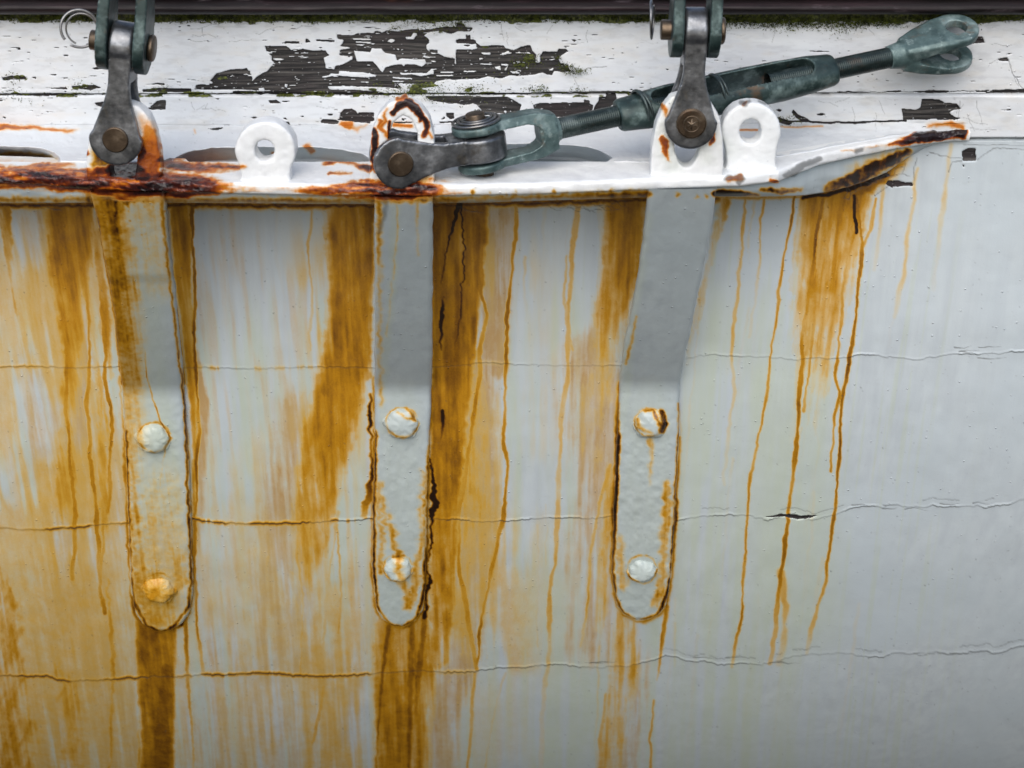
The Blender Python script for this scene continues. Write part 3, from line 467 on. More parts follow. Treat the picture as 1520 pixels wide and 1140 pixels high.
# ------------------------------------------------------------------ materials
def lin(*c): return tuple(c) + (1.,)
class NT:
    def __init__(s, name):
        s.m = bpy.data.materials.new(name); s.m.use_nodes = True; s.t = s.m.node_tree; s.n = s.t.nodes; s.l = s.t.links
        s.b = s.n['Principled BSDF']
    def __call__(s, typ, ins=None, **kw):
        n = s.n.new(typ)
        for k, v in kw.items(): setattr(n, k, v)
        for k, v in (ins or {}).items():
            if hasattr(v, 'is_output') or isinstance(v, bpy.types.NodeSocket): s.l.new(v, n.inputs[k])
            else: n.inputs[k].default_value = v
        return n
    def math(s, op, a, b=0., c=None, clamp=False):
        d = {0: a, 1: b}
        if c is not None: d[2] = c
        n = s('ShaderNodeMath', d, operation=op); n.use_clamp = clamp; return n.outputs[0]
    def ramp(s, f, stops):
        n = s('ShaderNodeValToRGB', {0: f}); cr = n.color_ramp
        while len(cr.elements) < len(stops): cr.elements.new(.5)
        for e, (p, c) in zip(cr.elements, stops):
            e.position = p; e.color = c if len(c) == 4 else tuple(c) + (1,)
        return n
    def mix(s, f, a, b, bt='MIX'):
        n = s.n.new('ShaderNodeMix'); n.data_type = 'RGBA'; n.blend_type = bt
        for i, v in ((0, f), (6, a), (7, b)):
            if isinstance(v, bpy.types.NodeSocket): s.l.new(v, n.inputs[i])
            else: n.inputs[i].default_value = v
        return n.outputs[2]
    def noise(s, scale, sv=(1, 1, 1), det=4, rough=.6, off=0):
        mp = s('ShaderNodeMapping', {0: s.pos, 1: (off, off, off), 3: sv})
        return s('ShaderNodeTexNoise', {'Vector': mp.outputs[0], 'Scale': scale, 'Detail': det, 'Roughness': rough}).outputs[0]
def steps(t, f, a, b): return t('ShaderNodeMapRange', {0: f, 1: a, 2: b, 3: 0., 4: 1.}, interpolation_type='SMOOTHSTEP').outputs[0]

def paint_material(name, base, lump=.3, streak=True, rough=.42, lumpscale=60):
    t = NT(name); t.pos = t('ShaderNodeTexCoord').outputs['Object']
    A = t('ShaderNodeAttribute', attribute_name='stain'); B = t('ShaderNodeAttribute', attribute_name='wear')
    sa = t('ShaderNodeSeparateColor', {0: A.outputs['Color']}); sb = t('ShaderNodeSeparateColor', {0: B.outputs['Color']})
    moss = B.outputs['Alpha']
    o, tn, ru = sa.outputs[0], sa.outputs[1], sa.outputs[2]; gr = A.outputs['Alpha']
    di, ba = sb.outputs[0], sb.outputs[2]
    nf = t.noise(420, det=5, rough=.65); nm = t.noise(90, (1, 1, .45) if streak else (1, 1, 1), det=5, rough=.65, off=3); nv = t.noise(70, (1, 1, .12) if streak else (.25, 1, 1), det=5, off=7); nb = t.noise(6, (1, 1, .6), det=3, off=11)
    def c(n, k): return t.math('MULTIPLY_ADD', n, k, -.5 * k)
    # paint body: faint tone variation
    b2 = tuple(x * .86 for x in base[:2]) + (base[2] * .88,)
    paint = t.mix(steps(t, nv, .3, .75), lin(*base), lin(*b2))
    paint = t.mix(steps(t, nb, .35, .7), paint, lin(base[0] * .93, base[1] * .95, base[2] * .97))
    paint = t.mix(t.math('MULTIPLY', gr, t.math('MULTIPLY_ADD', nv, .8, .35), clamp=True), paint, lin(.48, .54, .43))
    sc_ = steps(t, t.noise(34, (1, 1, 2.2), det=6, rough=.75, off=41), .60, .68); paint = t.mix(t.math('MULTIPLY', sc_, .10), paint, lin(.34, .36, .34))
    fl = steps(t, t.noise(210, (1, 1, 1), det=3, off=43), .70, .73); paint = t.mix(t.math('MULTIPLY', fl, .28), paint, lin(.24, .24, .22))
    def vary(v, k1, k2): # noise only where there is some stain
        g = t.math('MULTIPLY', v, 4., clamp=True)
        return t.math('ADD', v, t.math('MULTIPLY', g, t.math('ADD', c(nm, k1), t.math('ADD', c(nv, k2), c(nf, k1 * .6)))), clamp=True)
    tv = vary(tn, .4, .35)
    paint = t.mix(t.ramp(tv, [(0, (0, 0, 0)), (.5, (.55,) * 3), (1, (.95,) * 3)]).outputs[0], paint, t.ramp(tv, [(0, (.58, .50, .35)), (.6, (.52, .36, .17)), (1, (.45, .28, .105))]).outputs[0])
    ov = vary(o, .20, .22)
    of = t.ramp(ov, [(0, (0, 0, 0)), (.18, (.34,) * 3), (.42, (.78,) * 3), (.62, (1, 1, 1))]).outputs[0]
    oc = t.ramp(ov, [(0, (.60, .51, .27)), (.26, (.62, .44, .13)), (.46, (.60, .335, .030)), (.66, (.45, .205, .008)), (.82, (.21, .085, .005)), (.93, (.07, .022, .004)), (1, (.018, .008, .004))]).outputs[0]
    paint = t.mix(of, paint, oc)
    rv = vary(ru, .24, .12)
    rf = t.ramp(rv, [(0, (0, 0, 0)), (.2, (.35,) * 3), (.42, (1, 1, 1))]).outputs[0]
    rc = t.ramp(rv, [(0, (.72, .50, .22)), (.32, (.66, .30, .045)), (.50, (.48, .13, .008)), (.64, (.20, .038, .008)), (.80, (.060, .012, .008)), (1, (.012, .005, .006))]).outputs[0]
    paint = t.mix(rf, paint, rc)
    paint = t.mix(t.math('MULTIPLY', di, .92, clamp=True), paint, t.mix(nf, lin(.035, .034, .03), lin(.10, .10, .10)))
    # bare wood
    wg = t.noise(26, (.30, 1, 9), det=5, rough=.65, off=5); wg2 = t.noise(9, (.5, 1, 16), det=4, off=9); wt = t.noise(7, det=3, off=19)
    wood = t.ramp(t.math('ADD', t.math('MULTIPLY', wg, .6), t.math('MULTIPLY', wg2, .4)), [(.38, (.004, .004, .004)), (.47, (.018, .016, .016)), (.55, (.060, .055, .050)), (.66, (.14, .133, .125))]).outputs[0]
    wood = t.mix(steps(t, wt, .42, .62), wood, t.mix(.75, wood, lin(.030, .020, .022)))
    speck = steps(t, t.noise(330, (.55, 1, 1.3), det=3, off=23), .66, .70)
    wood = t.mix(t.math('MULTIPLY', di, .85, clamp=True), wood, lin(.006, .006, .006))
    wood = t.mix(t.math('MULTIPLY', speck, .75), wood, lin(.45, .46, .46))
    bn = t.math('ADD', ba, t.math('ADD', c(nf, .55), c(nm, .25))); bm = t.math('MULTIPLY', steps(t, bn, .47, .53), steps(t, ba, .08, .2))
    full = t.mix(bm, paint, wood)
    mn = t.noise(300, det=4, off=29); mc = t.mix(steps(t, mn, .4, .65), lin(.022, .028, .005), lin(.13, .15, .022))
    mf = t.math('MULTIPLY', steps(t, t.math('ADD', moss, c(mn, .9)), .38, .62), steps(t, moss, .02, .2))
    full = t.mix(mf, full, mc)
    t.l.new(full, t.b.inputs['Base Color'])
    rr = t.math('ADD', t.math('MULTIPLY', bm, .28), t.math('MULTIPLY_ADD', nm, .25, rough - .12), clamp=True)
    t.l.new(rr, t.b.inputs['Roughness']); t.b.inputs['Specular IOR Level'].default_value = .45
    # relief: brush marks, runs, pimples, rust scale, wood grain
    vor = t('ShaderNodeTexVoronoi', {'Vector': t.pos, 'Scale': 95.}, feature='F1'); pim = t.math('MULTIPLY', steps(t, vor.outputs[0], .13, .04), steps(t, t('ShaderNodeSeparateColor', {0: vor.outputs['Color']}).outputs[0], .55, .6))
    lumps = t.noise(lumpscale, det=4, off=31)
    h = t.math('ADD', t.math('MULTIPLY', lumps, lump), t.math('MULTIPLY', nv, .18))
    h = t.math('ADD', h, t.math('MULTIPLY', pim, .9)); h = t.math('ADD', h, t.math('MULTIPLY', of, t.math('MULTIPLY', nv, .25))); h = t.math('ADD', h, t.math('MULTIPLY', nf, .10))
    h = t.math('ADD', h, t.math('MULTIPLY', t.math('MULTIPLY', rf, t.math('ADD', nm, nf)), .5))
    h = t.math('SUBTRACT', h, t.math('MULTIPLY', di, .35))
    h = t.math('ADD', t.math('MULTIPLY', h, t.math('SUBTRACT', 1., bm)), t.math('MULTIPLY', bm, t.math('MULTIPLY_ADD', wg, 2.2, -2.6)))
    h = t.math('ADD', h, t.math('MULTIPLY', t.math('MULTIPLY', mf, mn), 1.5))
    bp = t('ShaderNodeBump', {'Strength': .75, 'Distance': .0012, 'Height': h}); t.l.new(bp.outputs[0], t.b.inputs['Normal'])
    return t.m
M_hull = paint_material('weathered white hull paint', (.53, .585, .608), .25)
M_board = paint_material('cracked white board paint', (.685, .71, .725), .2, streak=False)
M_iron = paint_material('thick white paint on iron', (.79, .805, .80), .35, rough=.34, lumpscale=75)
M_strap = paint_material('grey white paint on iron strap', (.47, .53, .545), .12, rough=.38, lumpscale=60)

def metal_material(name, dark, mid, light, brown, metallic, rough, patina, brush=(1, 1, 1), white=0.):
    t = NT(name); t.pos = t('ShaderNodeTexCoord').outputs['Object']
    n1 = t.noise(38, brush, det=6, rough=.65); n2 = t.noise(240, brush, det=4, off=4); n3 = t.noise(26, (1, 1, 1), det=5, rough=.7, off=8); n4 = t.noise(55, det=5, rough=.7, off=12)
    c = t.ramp(n1, [(.3, dark), (.52, mid), (.72, light)]).outputs[0]
    c = t.mix(t.math('MULTIPLY', steps(t, n3, .55, .67), .6), c, lin(*brown))
    c = t.mix(t.math('MULTIPLY', steps(t, n4, .56, .70), patina), c, lin(*light))
    geo = t('ShaderNodeNewGeometry'); edge = steps(t, geo.outputs['Pointiness'], .52, .60)
    c = t.mix(t.math('MULTIPLY', edge, t.math('MULTIPLY', n2, .9)), c, lin(*[min(1, x * 1.9) for x in light]))
    c = t.mix(t.math('MULTIPLY', n2, .35), c, lin(*dark))
    if white: c = t.mix(t.math('MULTIPLY', steps(t, t.noise(60, det=5, rough=.75, off=33), 1 - white, 1.03 - white), .85), c, lin(.62, .66, .66))
    t.l.new(c, t.b.inputs['Base Color']); t.b.inputs['Metallic'].default_value = metallic
    t.l.new(t.math('MULTIPLY_ADD', n1, .35, rough - .15), t.b.inputs['Roughness'])
    bp = t('ShaderNodeBump', {'Strength': .5, 'Distance': .0007, 'Height': t.math('ADD', t.math('MULTIPLY', n2, .5), n4)}); t.l.new(bp.outputs[0], t.b.inputs['Normal'])
    return t.m
M_grey = metal_material('dull grey bronze', (.055, .060, .067), (.18, .19, .205), (.46, .48, .51), (.13, .11, .08), .8, .33, .35, white=.31)
M_green = metal_material('green patina bronze', (.010, .020, .020), (.038, .066, .063), (.22, .30, .29), (.15, .07, .025), .4, .38, .45, white=.30)
M_dkgreen = metal_material('dark green bronze thread', (.010, .017, .017), (.028, .045, .044), (.12, .15, .15), (.05, .03, .02), .55, .36, .25)
M_pale = metal_material('pale verdigris bronze', (.022, .045, .046), (.095, .15, .148), (.33, .42, .41), (.14, .08, .04), .3, .42, .7, white=.33)
M_brass = metal_material('brown brass', (.035, .024, .016), (.085, .06, .04), (.22, .17, .12), (.08, .035, .015), .8, .38, .4)
M_wire = metal_material('steel wire ring', (.06, .06, .06), (.15, .15, .15), (.35, .35, .35), (.1, .08, .05), .9, .32, .3)
def rail_material():
    t = NT('dark varnished rail'); t.pos = t('ShaderNodeTexCoord').outputs['Object']
    n = t.noise(20, (.3, 1, 6), det=6, rough=.7); n2 = t.noise(50, (.4, 1, 1.5), det=5, off=5); n3 = t.noise(9, (.5, 1, 3), det=5, off=8)
    c = t.ramp(n, [(.35, (.003, .002, .002)), (.55, (.008, .004, .005)), (.75, (.028, .013, .016))]).outputs[0]
    c = t.mix(t.math('MULTIPLY', steps(t, n2, .60, .72), .6), c, lin(.10, .08, .09)); c = t.mix(steps(t, n3, .62, .72), c, lin(.06, .022, .012))
    t.l.new(c, t.b.inputs['Base Color']); t.l.new(t.math('MULTIPLY_ADD', n2, .5, .25), t.b.inputs['Roughness']); t.b.inputs['Specular IOR Level'].default_value = .25
    bp = t('ShaderNodeBump', {'Strength': .6, 'Distance': .0012, 'Height': t.math('ADD', n, n2)}); t.l.new(bp.outputs[0], t.b.inputs['Normal'])
    return t.m
M_rail = rail_material()
def simple_noise_mat(name, a, b, scale, rough):
    t = NT(name); t.pos = t('ShaderNodeTexCoord').outputs['Object']; n = t.noise(scale, det=4)
    t.l.new(t.mix(steps(t, n, .35, .65), lin(*a), lin(*b)), t.b.inputs['Base Color']); t.b.inputs['Roughness'].default_value = rough
    t.b.inputs['Specular IOR Level'].default_value = .2; return t.m
M_moss = simple_noise_mat('moss', (.015, .02, .004), (.10, .12, .018), 160, .95)
M_void = simple_noise_mat('dark timber', (.012, .010, .009), (.04, .03, .025), 30, .8)

# ------------------------------------------------------------------ object helpers
def tag(o, label=None, cat=None, group=None, kind=None):
    for k, v in (('label', label), ('category', cat), ('group', group), ('kind', kind)):
        if v: o[k] = v
    return o
def thing(name, loc, label, cat, group=None):
    o = bpy.data.objects.new(name, None); o.empty_display_size = .02; COL.objects.link(o); o.location = [float(x) for x in loc]
    return tag(o, label, cat, group)
def link(name, me, mat, parent=None, world=True, smooth=True):
    o = bpy.data.objects.new(name, me); COL.objects.link(o)
    if mat and not me.materials: me.materials.append(mat)
    if parent:
        o.parent = parent
        if world:
            L = Vector((0, 0, 0)); p = parent
            while p: L += p.location; p = p.parent
            me.transform(Matrix.Translation(-L))
    if smooth and len(me.polygons): me.polygons.foreach_set('use_smooth', np.ones(len(me.polygons), bool))
    return o
def set_attrs(me, L, px, py, mod=None):
    n = len(me.vertices); g = lambda k: sample(L[k], px, py).ravel()
    a = np.stack([g('och'), g('tan'), g('rust'), g('grn')], 1); b = np.stack([g('dirt'), np.zeros(n), g('bare'), g('moss')], 1)
    if mod: a, b = mod(a, b)
    for nm, v in (('stain', a), ('wear', b)):
        at = me.attributes.new(nm, 'FLOAT_COLOR', 'POINT'); at.data.foreach_set('color', v.astype(np.float32).ravel())
def grid_mesh(name, P, closed_u=False):
    M, N = P.shape[:2]; me = bpy.data.meshes.new(name); me.vertices.add(M * N); me.vertices.foreach_set('co', P.astype(np.float32).ravel())
    idx = np.arange(M * N).reshape(M, N)
    if closed_u: idx = np.vstack([idx, idx[:1]])
    q = np.stack([idx[:-1, :-1], idx[1:, :-1], idx[1:, 1:], idx[:-1, 1:]], -1).reshape(-1, 4)
    me.loops.add(q.size); me.loops.foreach_set('vertex_index', q.ravel().astype(np.int32)); me.polygons.add(len(q))
    me.polygons.foreach_set('loop_start', np.arange(0, q.size, 4, dtype=np.int32)); me.update(calc_edges=True); me.validate(); return me
def densify(lo, hi, inner0, inner1, step, coarse, extra=()):
    v = [np.arange(lo, inner0, coarse), np.arange(inner0, inner1, step), np.arange(inner1, hi + .1, coarse)]
    for a, b, s in extra: v.append(np.arange(a, b, s))
    v = np.unique(np.round(np.concatenate(v), 3)); keep = np.concatenate([[True], np.diff(v) > .2]); return v[keep]

# ------------------------------------------------------------------ the hull
hull = thing('boat_hull', (0, 0, 0), 'white painted wooden boat side with rust streaks, cracked plank seams and peeling boards', 'boat hull')
def surf(name, mat, xs, ys, Yf, hscale=1., mod=None, parent=hull, edge=None, layer=H):
    PX, PY = np.meshgrid(xs, ys)
    P = castf(PX, PY, Yf)
    h = sample(layer['hgt'], PX, PY) * hscale
    b = sample(layer['bare'], PX, PY)
    h = h - ss(.3, .7, b) * (.0017 + .0012 * (fbm(PX / 40, (PY + 3 * np.sin(PX / 60)) / 2.2, 201, 3)))
    h = h + (fbm(PX / 60, PY / 60, 205, 3) - .5) * .0022
    if edge is not None: h = h + edge(PX, PY)
    P[..., 1] -= h
    me = grid_mesh(name, P); set_attrs(me, layer, PX, PY, mod); return link(name, me, mat, parent)
xs = densify(-620, 2140, -20, 1540, 1.4, 12.)
ys = densify(188, 1560, 200, 1150, 1.5, 10., [(s - 9, s + 9, .7) for s in (537, 525, 772, 752, 1001, 982)] + [(203, 212, .6)])
surf('side_planking', M_hull, xs, ys, hullY)
def flat(y): return lambda Z: np.full_like(Z, y)
def edges(top, bot, r=5., depth=.007):
    return lambda X, Y: -depth * (1 - np.sqrt(np.clip(1 - (np.clip(r - (Y - top), 0, r) / r) ** 2, 0, 1))) - depth * (1 - np.sqrt(np.clip(1 - (np.clip(r - (bot - Y), 0, r) / r) ** 2, 0, 1)))
xb = densify(-620, 2140, -20, 1540, 1.0, 12.)
surf('upper_board', M_board, xb, np.arange(12, 141.2, 1.), flat(-.002), edge=edges(-30, 141, 4., .008))
def low_edge(X, Y):
    e = edges(140.5, 400, 4., .008)(X, Y); return e - .004 * ss(203, 207, Y) * ss(1400, 1440, X)
surf('lower_board', M_board, xb, np.arange(140.6, 208, 1.), flat(-.004), edge=low_edge)
# backing timber behind the joint
def box(name, lo, hi, mat, parent):
    me = bpy.data.meshes.new(name); bm = bmesh.new(); bmesh.ops.create_cube(bm, size=1)
    for v in bm.verts: v.co = [lo[i] + (v.co[i] + .5) * (hi[i] - lo[i]) for i in range(3)]
    bm.to_mesh(me); bm.free(); return link(name, me, mat, parent, smooth=False)
zt = cast(760, 140, 0.)[2]; za = cast(760, 190, 0.)[2]; zr = cast(760, 26, 0.)[2]
box('backing_timber', (-1.1, .006, za - .04), (1.1, .06, zr + .02), M_void, hull)
# rail: moulded section swept along X
def sweep_x(name, prof, mat, parent, xs_, amp=.0006):
    prof = np.array(prof); PX = np.repeat(np.array(xs_)[None], len(prof), 0)
    P = np.zeros((len(prof), len(xs_), 3)); P[..., 0] = PX; P[..., 1] = prof[:, None, 0]; P[..., 2] = prof[:, None, 1]
    n = (fbm(PX * 18, P[..., 2] * 200, 211, 3) - .5) * amp * 2; P[..., 1] -= n; P[..., 2] += n
    me = grid_mesh(name, P); return link(name, me, mat, parent)
zr0 = cast(760, 25, -.026)[2]; zr1 = cast(760, 3, -.028)[2]
rc = ((zr0 + zr1) / 2); rh = (zr1 - zr0) / 2
prof = [(0.002, zr0 + .001)] + [(-.010 - .018 * math.cos(a), rc + rh * math.sin(a)) for a in np.linspace(-math.pi / 2, math.pi / 2, 18)] + [(0.004, zr1 + .0008)]
sweep_x('rail', prof, M_rail, hull, np.linspace(-1.1, 1.1, 700))
zc = zr1 + .001
cap = [(.004, zc), (-.016, zc + .001), (-.019, zc + .004), (-.019, zc + .055), (-.016, zc + .060), (.05, zc + .062)]
o = sweep_x('cap_board', cap, M_board, hull, np.linspace(-1.1, 1.1, 300))
def zero_attrs(me, a=(0, 0, 0, 0), b=(0, 0, 0, 0)):
    n = len(me.vertices)
    for nm, v in (('stain', a), ('wear', b)):
        at = me.attributes.new(nm, 'FLOAT_COLOR', 'POINT'); at.data.foreach_set('color', np.tile(np.array(v, np.float32), n))
zero_attrs(o.data)

# ------------------------------------------------------------------ plate plane, ledge with three scooped scuppers
ZP = float(cast(600, ey(600), -.200)[2]); TH = .0125
ledge_x = densify(-620, 1436, -30, 1436, 1.6, 12.)
def back_y(x): return np.interp(x, [-620, 1060, 1160, 1300, 1400, 1432], [240, 240, 232, 206, 190, 184])
SC = [(-60, 90, 218, 240), (256, 552, 218, 241), (655, 912, 214, 242)]
T = np.linspace(0, 1, 56); rows = []
top_pt = cast(ledge_x, np.interp(ledge_x, [-620, 0, 900, 1436], [186, 186, 185, 182]), -.0045)
bot_pt = castz(ledge_x, back_y(ledge_x), ZP + .0006)
for t in T:
    P = top_pt * (1 - t) + bot_pt * t
    P[:, 2] += .006 * np.sin(math.pi * t) * 0 - .004 * math.sin(math.pi * t)       # slightly hollow
    rows.append(P)
P = np.stack(rows); px, py = project(P)
for a, b, y0, y1 in SC:
    for j in range(P.shape[1]):
        x = ledge_x[j]
        if not a < x < b: continue
        u = (x - a) / (b - a) * 2 - 1; end = max(0., 1 - abs(u) ** 3.0); top = y1 - (y1 - y0) * math.sqrt(end) + 2.5 * (float(fbm(np.array(x / 26.), np.array(1.), 221, 2)) - .5) * min(1, end * 3)
        c = py[:, j]; Yl = float(np.interp(top, c, P[:, j, 1])); w = (c > top)
        yq = np.minimum(c, y1 + 6); Q = cast(np.full(c.shape, x), yq, Yl + .042 * np.clip((c - top) / 18., 0, 1))
        P[w, j] = Q[w]
n = (fbm(px / 30, py / 10, 223, 3) - .5); P[..., 2] += n * .0022 + (fbm(px / 8, py / 6, 225, 2) - .5) * .0008
P = np.concatenate([P, (P[-1] + np.array([0, .004, -.02]))[None]], 0); px, py = project(P)
me = grid_mesh('ledge', P)
def lm(a, b):
    a[:, 0] *= .9; return a, b
set_attrs(me, H, px, py, lm); link('ledge', me, M_board, hull)

# ------------------------------------------------------------------ channel plate with its packing piece and two small eyes
plate = thing('channel_plate', (0, -.1, ZP - TH), 'long white iron plate along the hull with rusted front edge and pointed rusty right tip', 'metal plate')
PXs = densify(-620, 1432, -40, 1432, 1.3, 12.)
E = castz(PXs, np.interp(PXs, [p[0] for p in EDGE], [p[1] for p in EDGE]), ZP); E[:, 1] = np.minimum(E[:, 1], -.008)
inS = sum(ss(a_ - 5, a_ + 8, PXs) * ss(b_ + 5, b_ - 8, PXs) for a_, b_ in ((-60, 90), (256, 552), (655, 912))); Bk = castz(PXs, back_y(PXs) - 5 + 5 * inS, ZP); Bk[:, 1] = np.maximum(Bk[:, 1], E[:, 1] + .006)
rr_ = TH / 2 * .95; rows = []
for t in np.concatenate([np.linspace(0, .7, 16)[:-1], np.linspace(.7, 1, 14)]):
    q = Bk * (1 - t) + (E + np.array([0, rr_, 0])) * t; q[:, 0] = E[:, 0]; rows.append(q)
for a in np.linspace(math.pi / 2, -math.pi / 2, 15)[1:]:
    ca, sa_ = math.cos(a), math.sin(a); sq = lambda v: math.copysign(abs(v) ** .75, v)
    q = E.copy(); q[:, 1] += rr_ - rr_ * sq(ca); q[:, 2] += -TH / 2 + TH / 2 * sq(sa_); rows.append(q)
for d in (.02, .05, .09): q = E.copy(); q[:, 1] += rr_ + d; q[:, 1] = np.minimum(q[:, 1], .01); q[:, 2] -= TH; rows.append(q)
P = np.stack(rows); px, py = project(P)
n = fbm(px / 22, py / 8, 231, 4) - .5; rs = sample(FR['rust'], px, py); k = ss(.3, .9, rs)
nn = fbm(px / 7, py / 4, 233, 3) - .5
P[..., 1] -= n * .0022 + k * (n * .007 + nn * .003); P[..., 2] += n * .0016 + k * (nn * .003 + n * .003)
me = grid_mesh('plate', P)
set_attrs(me, FR, px, py); link('plate', me, M_iron, plate)
# packing piece under it
PB = [(-620, 302), (-160, 302), (130, 301), (260, 301), (560, 303), (700, 301), (960, 293), (1065, 291), (1117, 292), (1195, 290), (1228, 285), (1261, 277), (1289, 267), (1316, 256), (1344, 236), (1371, 220), (1400, 209), (1425, 204)]
xs_ = densify(-620, 1424, -40, 1424, 2., 12.); Ee = castz(xs_, np.interp(xs_, [p[0] for p in EDGE], [p[1] for p in EDGE]), ZP)
yy = Ee[:, 1] + .012
bot = cast(xs_, np.interp(xs_, [p[0] for p in PB], [p[1] for p in PB]), np.minimum(yy + .012, -.001)); rows = []
topr = Ee.copy(); topr[:, 1] = yy; topr[:, 2] = ZP - TH - .0005
for t in np.linspace(0, 1, 22):
    q = topr * (1 - t) + bot * t; q[:, 1] -= .004 * math.sin(math.pi * t); rows.append(q)
for t in np.linspace(.1, 1, 8): q = bot.copy(); q[:, 1] = q[:, 1] * (1 - t) + .03 * t; q[:, 2] -= .004 * math.sin(t * 1.5); rows.append(q)
P = np.stack(rows); px, py = project(P); n = fbm(px / 25, py / 10, 241, 3) - .5; P[..., 1] -= n * .0016
me = grid_mesh('packing_piece', P); set_attrs(me, FR, px, py); link('packing_piece', me, M_strap, plate)

# ---- solid modelling: primitives joined, voxel remeshed, smoothed
class Fr:                                            # local frame a, b, n
    def __init__(s, O, A, N):
        s.O = Vector([float(x) for x in O]); s.A = Vector([float(x) for x in A]).normalized(); N = Vector([float(x) for x in N]); s.N = (N - s.A * N.dot(s.A)).normalized(); s.B = s.N.cross(s.A)
    def __call__(s, a, b, n): return s.O + s.A * a + s.B * b + s.N * n
def prism(bm, fr, pts, n0, n1, axes='ab'):
    f = {'ab': lambda p, n: fr(p[0], p[1], n), 'an': lambda p, n: fr(p[0], n, p[1])}[axes]
    lo = [bm.verts.new(f(p, n0)) for p in pts]; hi = [bm.verts.new(f(p, n1)) for p in pts]; k = len(pts)
    bm.faces.new(lo); bm.faces.new(hi[::-1])
    for i in range(k): bm.faces.new((lo[i], hi[i], hi[(i + 1) % k], lo[(i + 1) % k])[::-1])
def cyl(bm, p0, p1, r0, r1=None, seg=40, bev=0.):
    r1 = r0 if r1 is None else r1; p0 = Vector(p0); p1 = Vector(p1); ax = (p1 - p0).normalized(); L = (p1 - p0).length
    u = ax.orthogonal().normalized(); v = ax.cross(u)
    pr = [(0, r0 - bev), (bev * .4, r0 - bev * .35), (bev, r0), (L - bev, r1), (L - bev * .4, r1 - bev * .35), (L, r1 - bev)] if bev else [(0, r0), (L, r1)]
    rings = [[bm.verts.new(p0 + ax * h + (u * math.cos(6.28318 * i / seg) + v * math.sin(6.28318 * i / seg)) * r) for i in range(seg)] for h, r in pr]
    for a, b in zip(rings[:-1], rings[1:]):
        for i in range(seg): bm.faces.new((a[i], a[(i + 1) % seg], b[(i + 1) % seg], b[i]))
    bm.faces.new(rings[0][::-1]); bm.faces.new(rings[-1])
def torus(bm, c, ax, R_, r, seg=64, sides=10, a0=0., a1=6.28318, pitch=0.):
    c = Vector(c); ax = Vector(ax).normalized(); u = ax.orthogonal().normalized(); v = ax.cross(u); full = abs(a1 - a0 - 6.28318) < 1e-3 and pitch == 0
    n = seg if full else seg + 1; rings = []
    for i in range(n):
        a = a0 + (a1 - a0) * i / seg; rad = u * math.cos(a) + v * math.sin(a); o_ = c + rad * R_ + ax * pitch * i / seg
        rings.append([bm.verts.new(o_ + (rad * math.cos(6.28318 * j / sides) + ax * math.sin(6.28318 * j / sides)) * r) for j in range(sides)])
    pairs = list(zip(rings, rings[1:] + ([rings[0]] if full else [])))
    for A_, B_ in pairs:
        for j in range(sides): bm.faces.new((A_[j], B_[j], B_[(j + 1) % sides], A_[(j + 1) % sides]))
    if not full: bm.faces.new(rings[0]); bm.faces.new(rings[-1][::-1])
def to_me(bm, name):
    bmesh.ops.recalc_face_normals(bm, faces=bm.faces); me = bpy.data.meshes.new(name); bm.to_mesh(me); bm.free(); return me
def solid(bm, name, voxel=.0012, smooth=6, cut=None):
    me = to_me(bm, name); o = bpy.data.objects.new('tmp', me); COL.objects.link(o); tmp = [o]
    m = o.modifiers.new('r', 'REMESH'); m.mode = 'VOXEL'; m.voxel_size = voxel
    if cut is not None:
        c = bpy.data.objects.new('cut', to_me(cut, 'cut')); COL.objects.link(c); tmp.append(c)
        b = o.modifiers.new('b', 'BOOLEAN'); b.operation = 'DIFFERENCE'; b.object = c; b.solver = 'EXACT'
        m = o.modifiers.new('r2', 'REMESH'); m.mode = 'VOXEL'; m.voxel_size = voxel
    if smooth: s = o.modifiers.new('s', 'SMOOTH'); s.factor = .5; s.iterations = smooth
    bpy.context.view_layer.update(); dg = bpy.context.evaluated_depsgraph_get()
    out = bpy.data.meshes.new_from_object(o.evaluated_get(dg)); out.name = name
    for q in tmp: bpy.data.objects.remove(q)
    return out
def lump(me, amp, sc_, seed=0, amp2=0., sc2=1.):
    n = len(me.vertices); co = np.empty(n * 3, np.float32); me.vertices.foreach_get('co', co); co = co.reshape(-1, 3)
    no = np.empty(n * 3, np.float32); me.vertices.foreach_get('normal', no); no = no.reshape(-1, 3)
    d = (fbm(co[:, 0] * sc_ + co[:, 1] * sc_ * .7, co[:, 2] * sc_ - co[:, 1] * sc_ * .5, seed, 3) - .5) * 2 * amp
    if amp2: d = d + (fbm(co[:, 0] * sc2 + co[:, 1] * sc2 * .7, co[:, 2] * sc2 - co[:, 1] * sc2 * .5, seed + 9, 2) - .5) * 2 * amp2
    co = co + no * d[:, None]; me.vertices.foreach_set('co', co.ravel()); me.update(); return co
def painted(me, name, mat, parent, mod=None, layer=FR, l=(.0007, 60, .0004, 220)):
    co = lump(me, l[0], l[1], 5, l[2], l[3]); px, py = project(co); set_attrs(me, layer, px, py, mod); return link(name, me, mat, parent)
def arc(c, r, a0, a1, n=20): return [(c[0] + r * math.cos(a0 + (a1 - a0) * i / n), c[1] + r * math.sin(a0 + (a1 - a0) * i / n)) for i in range(n + 1)]

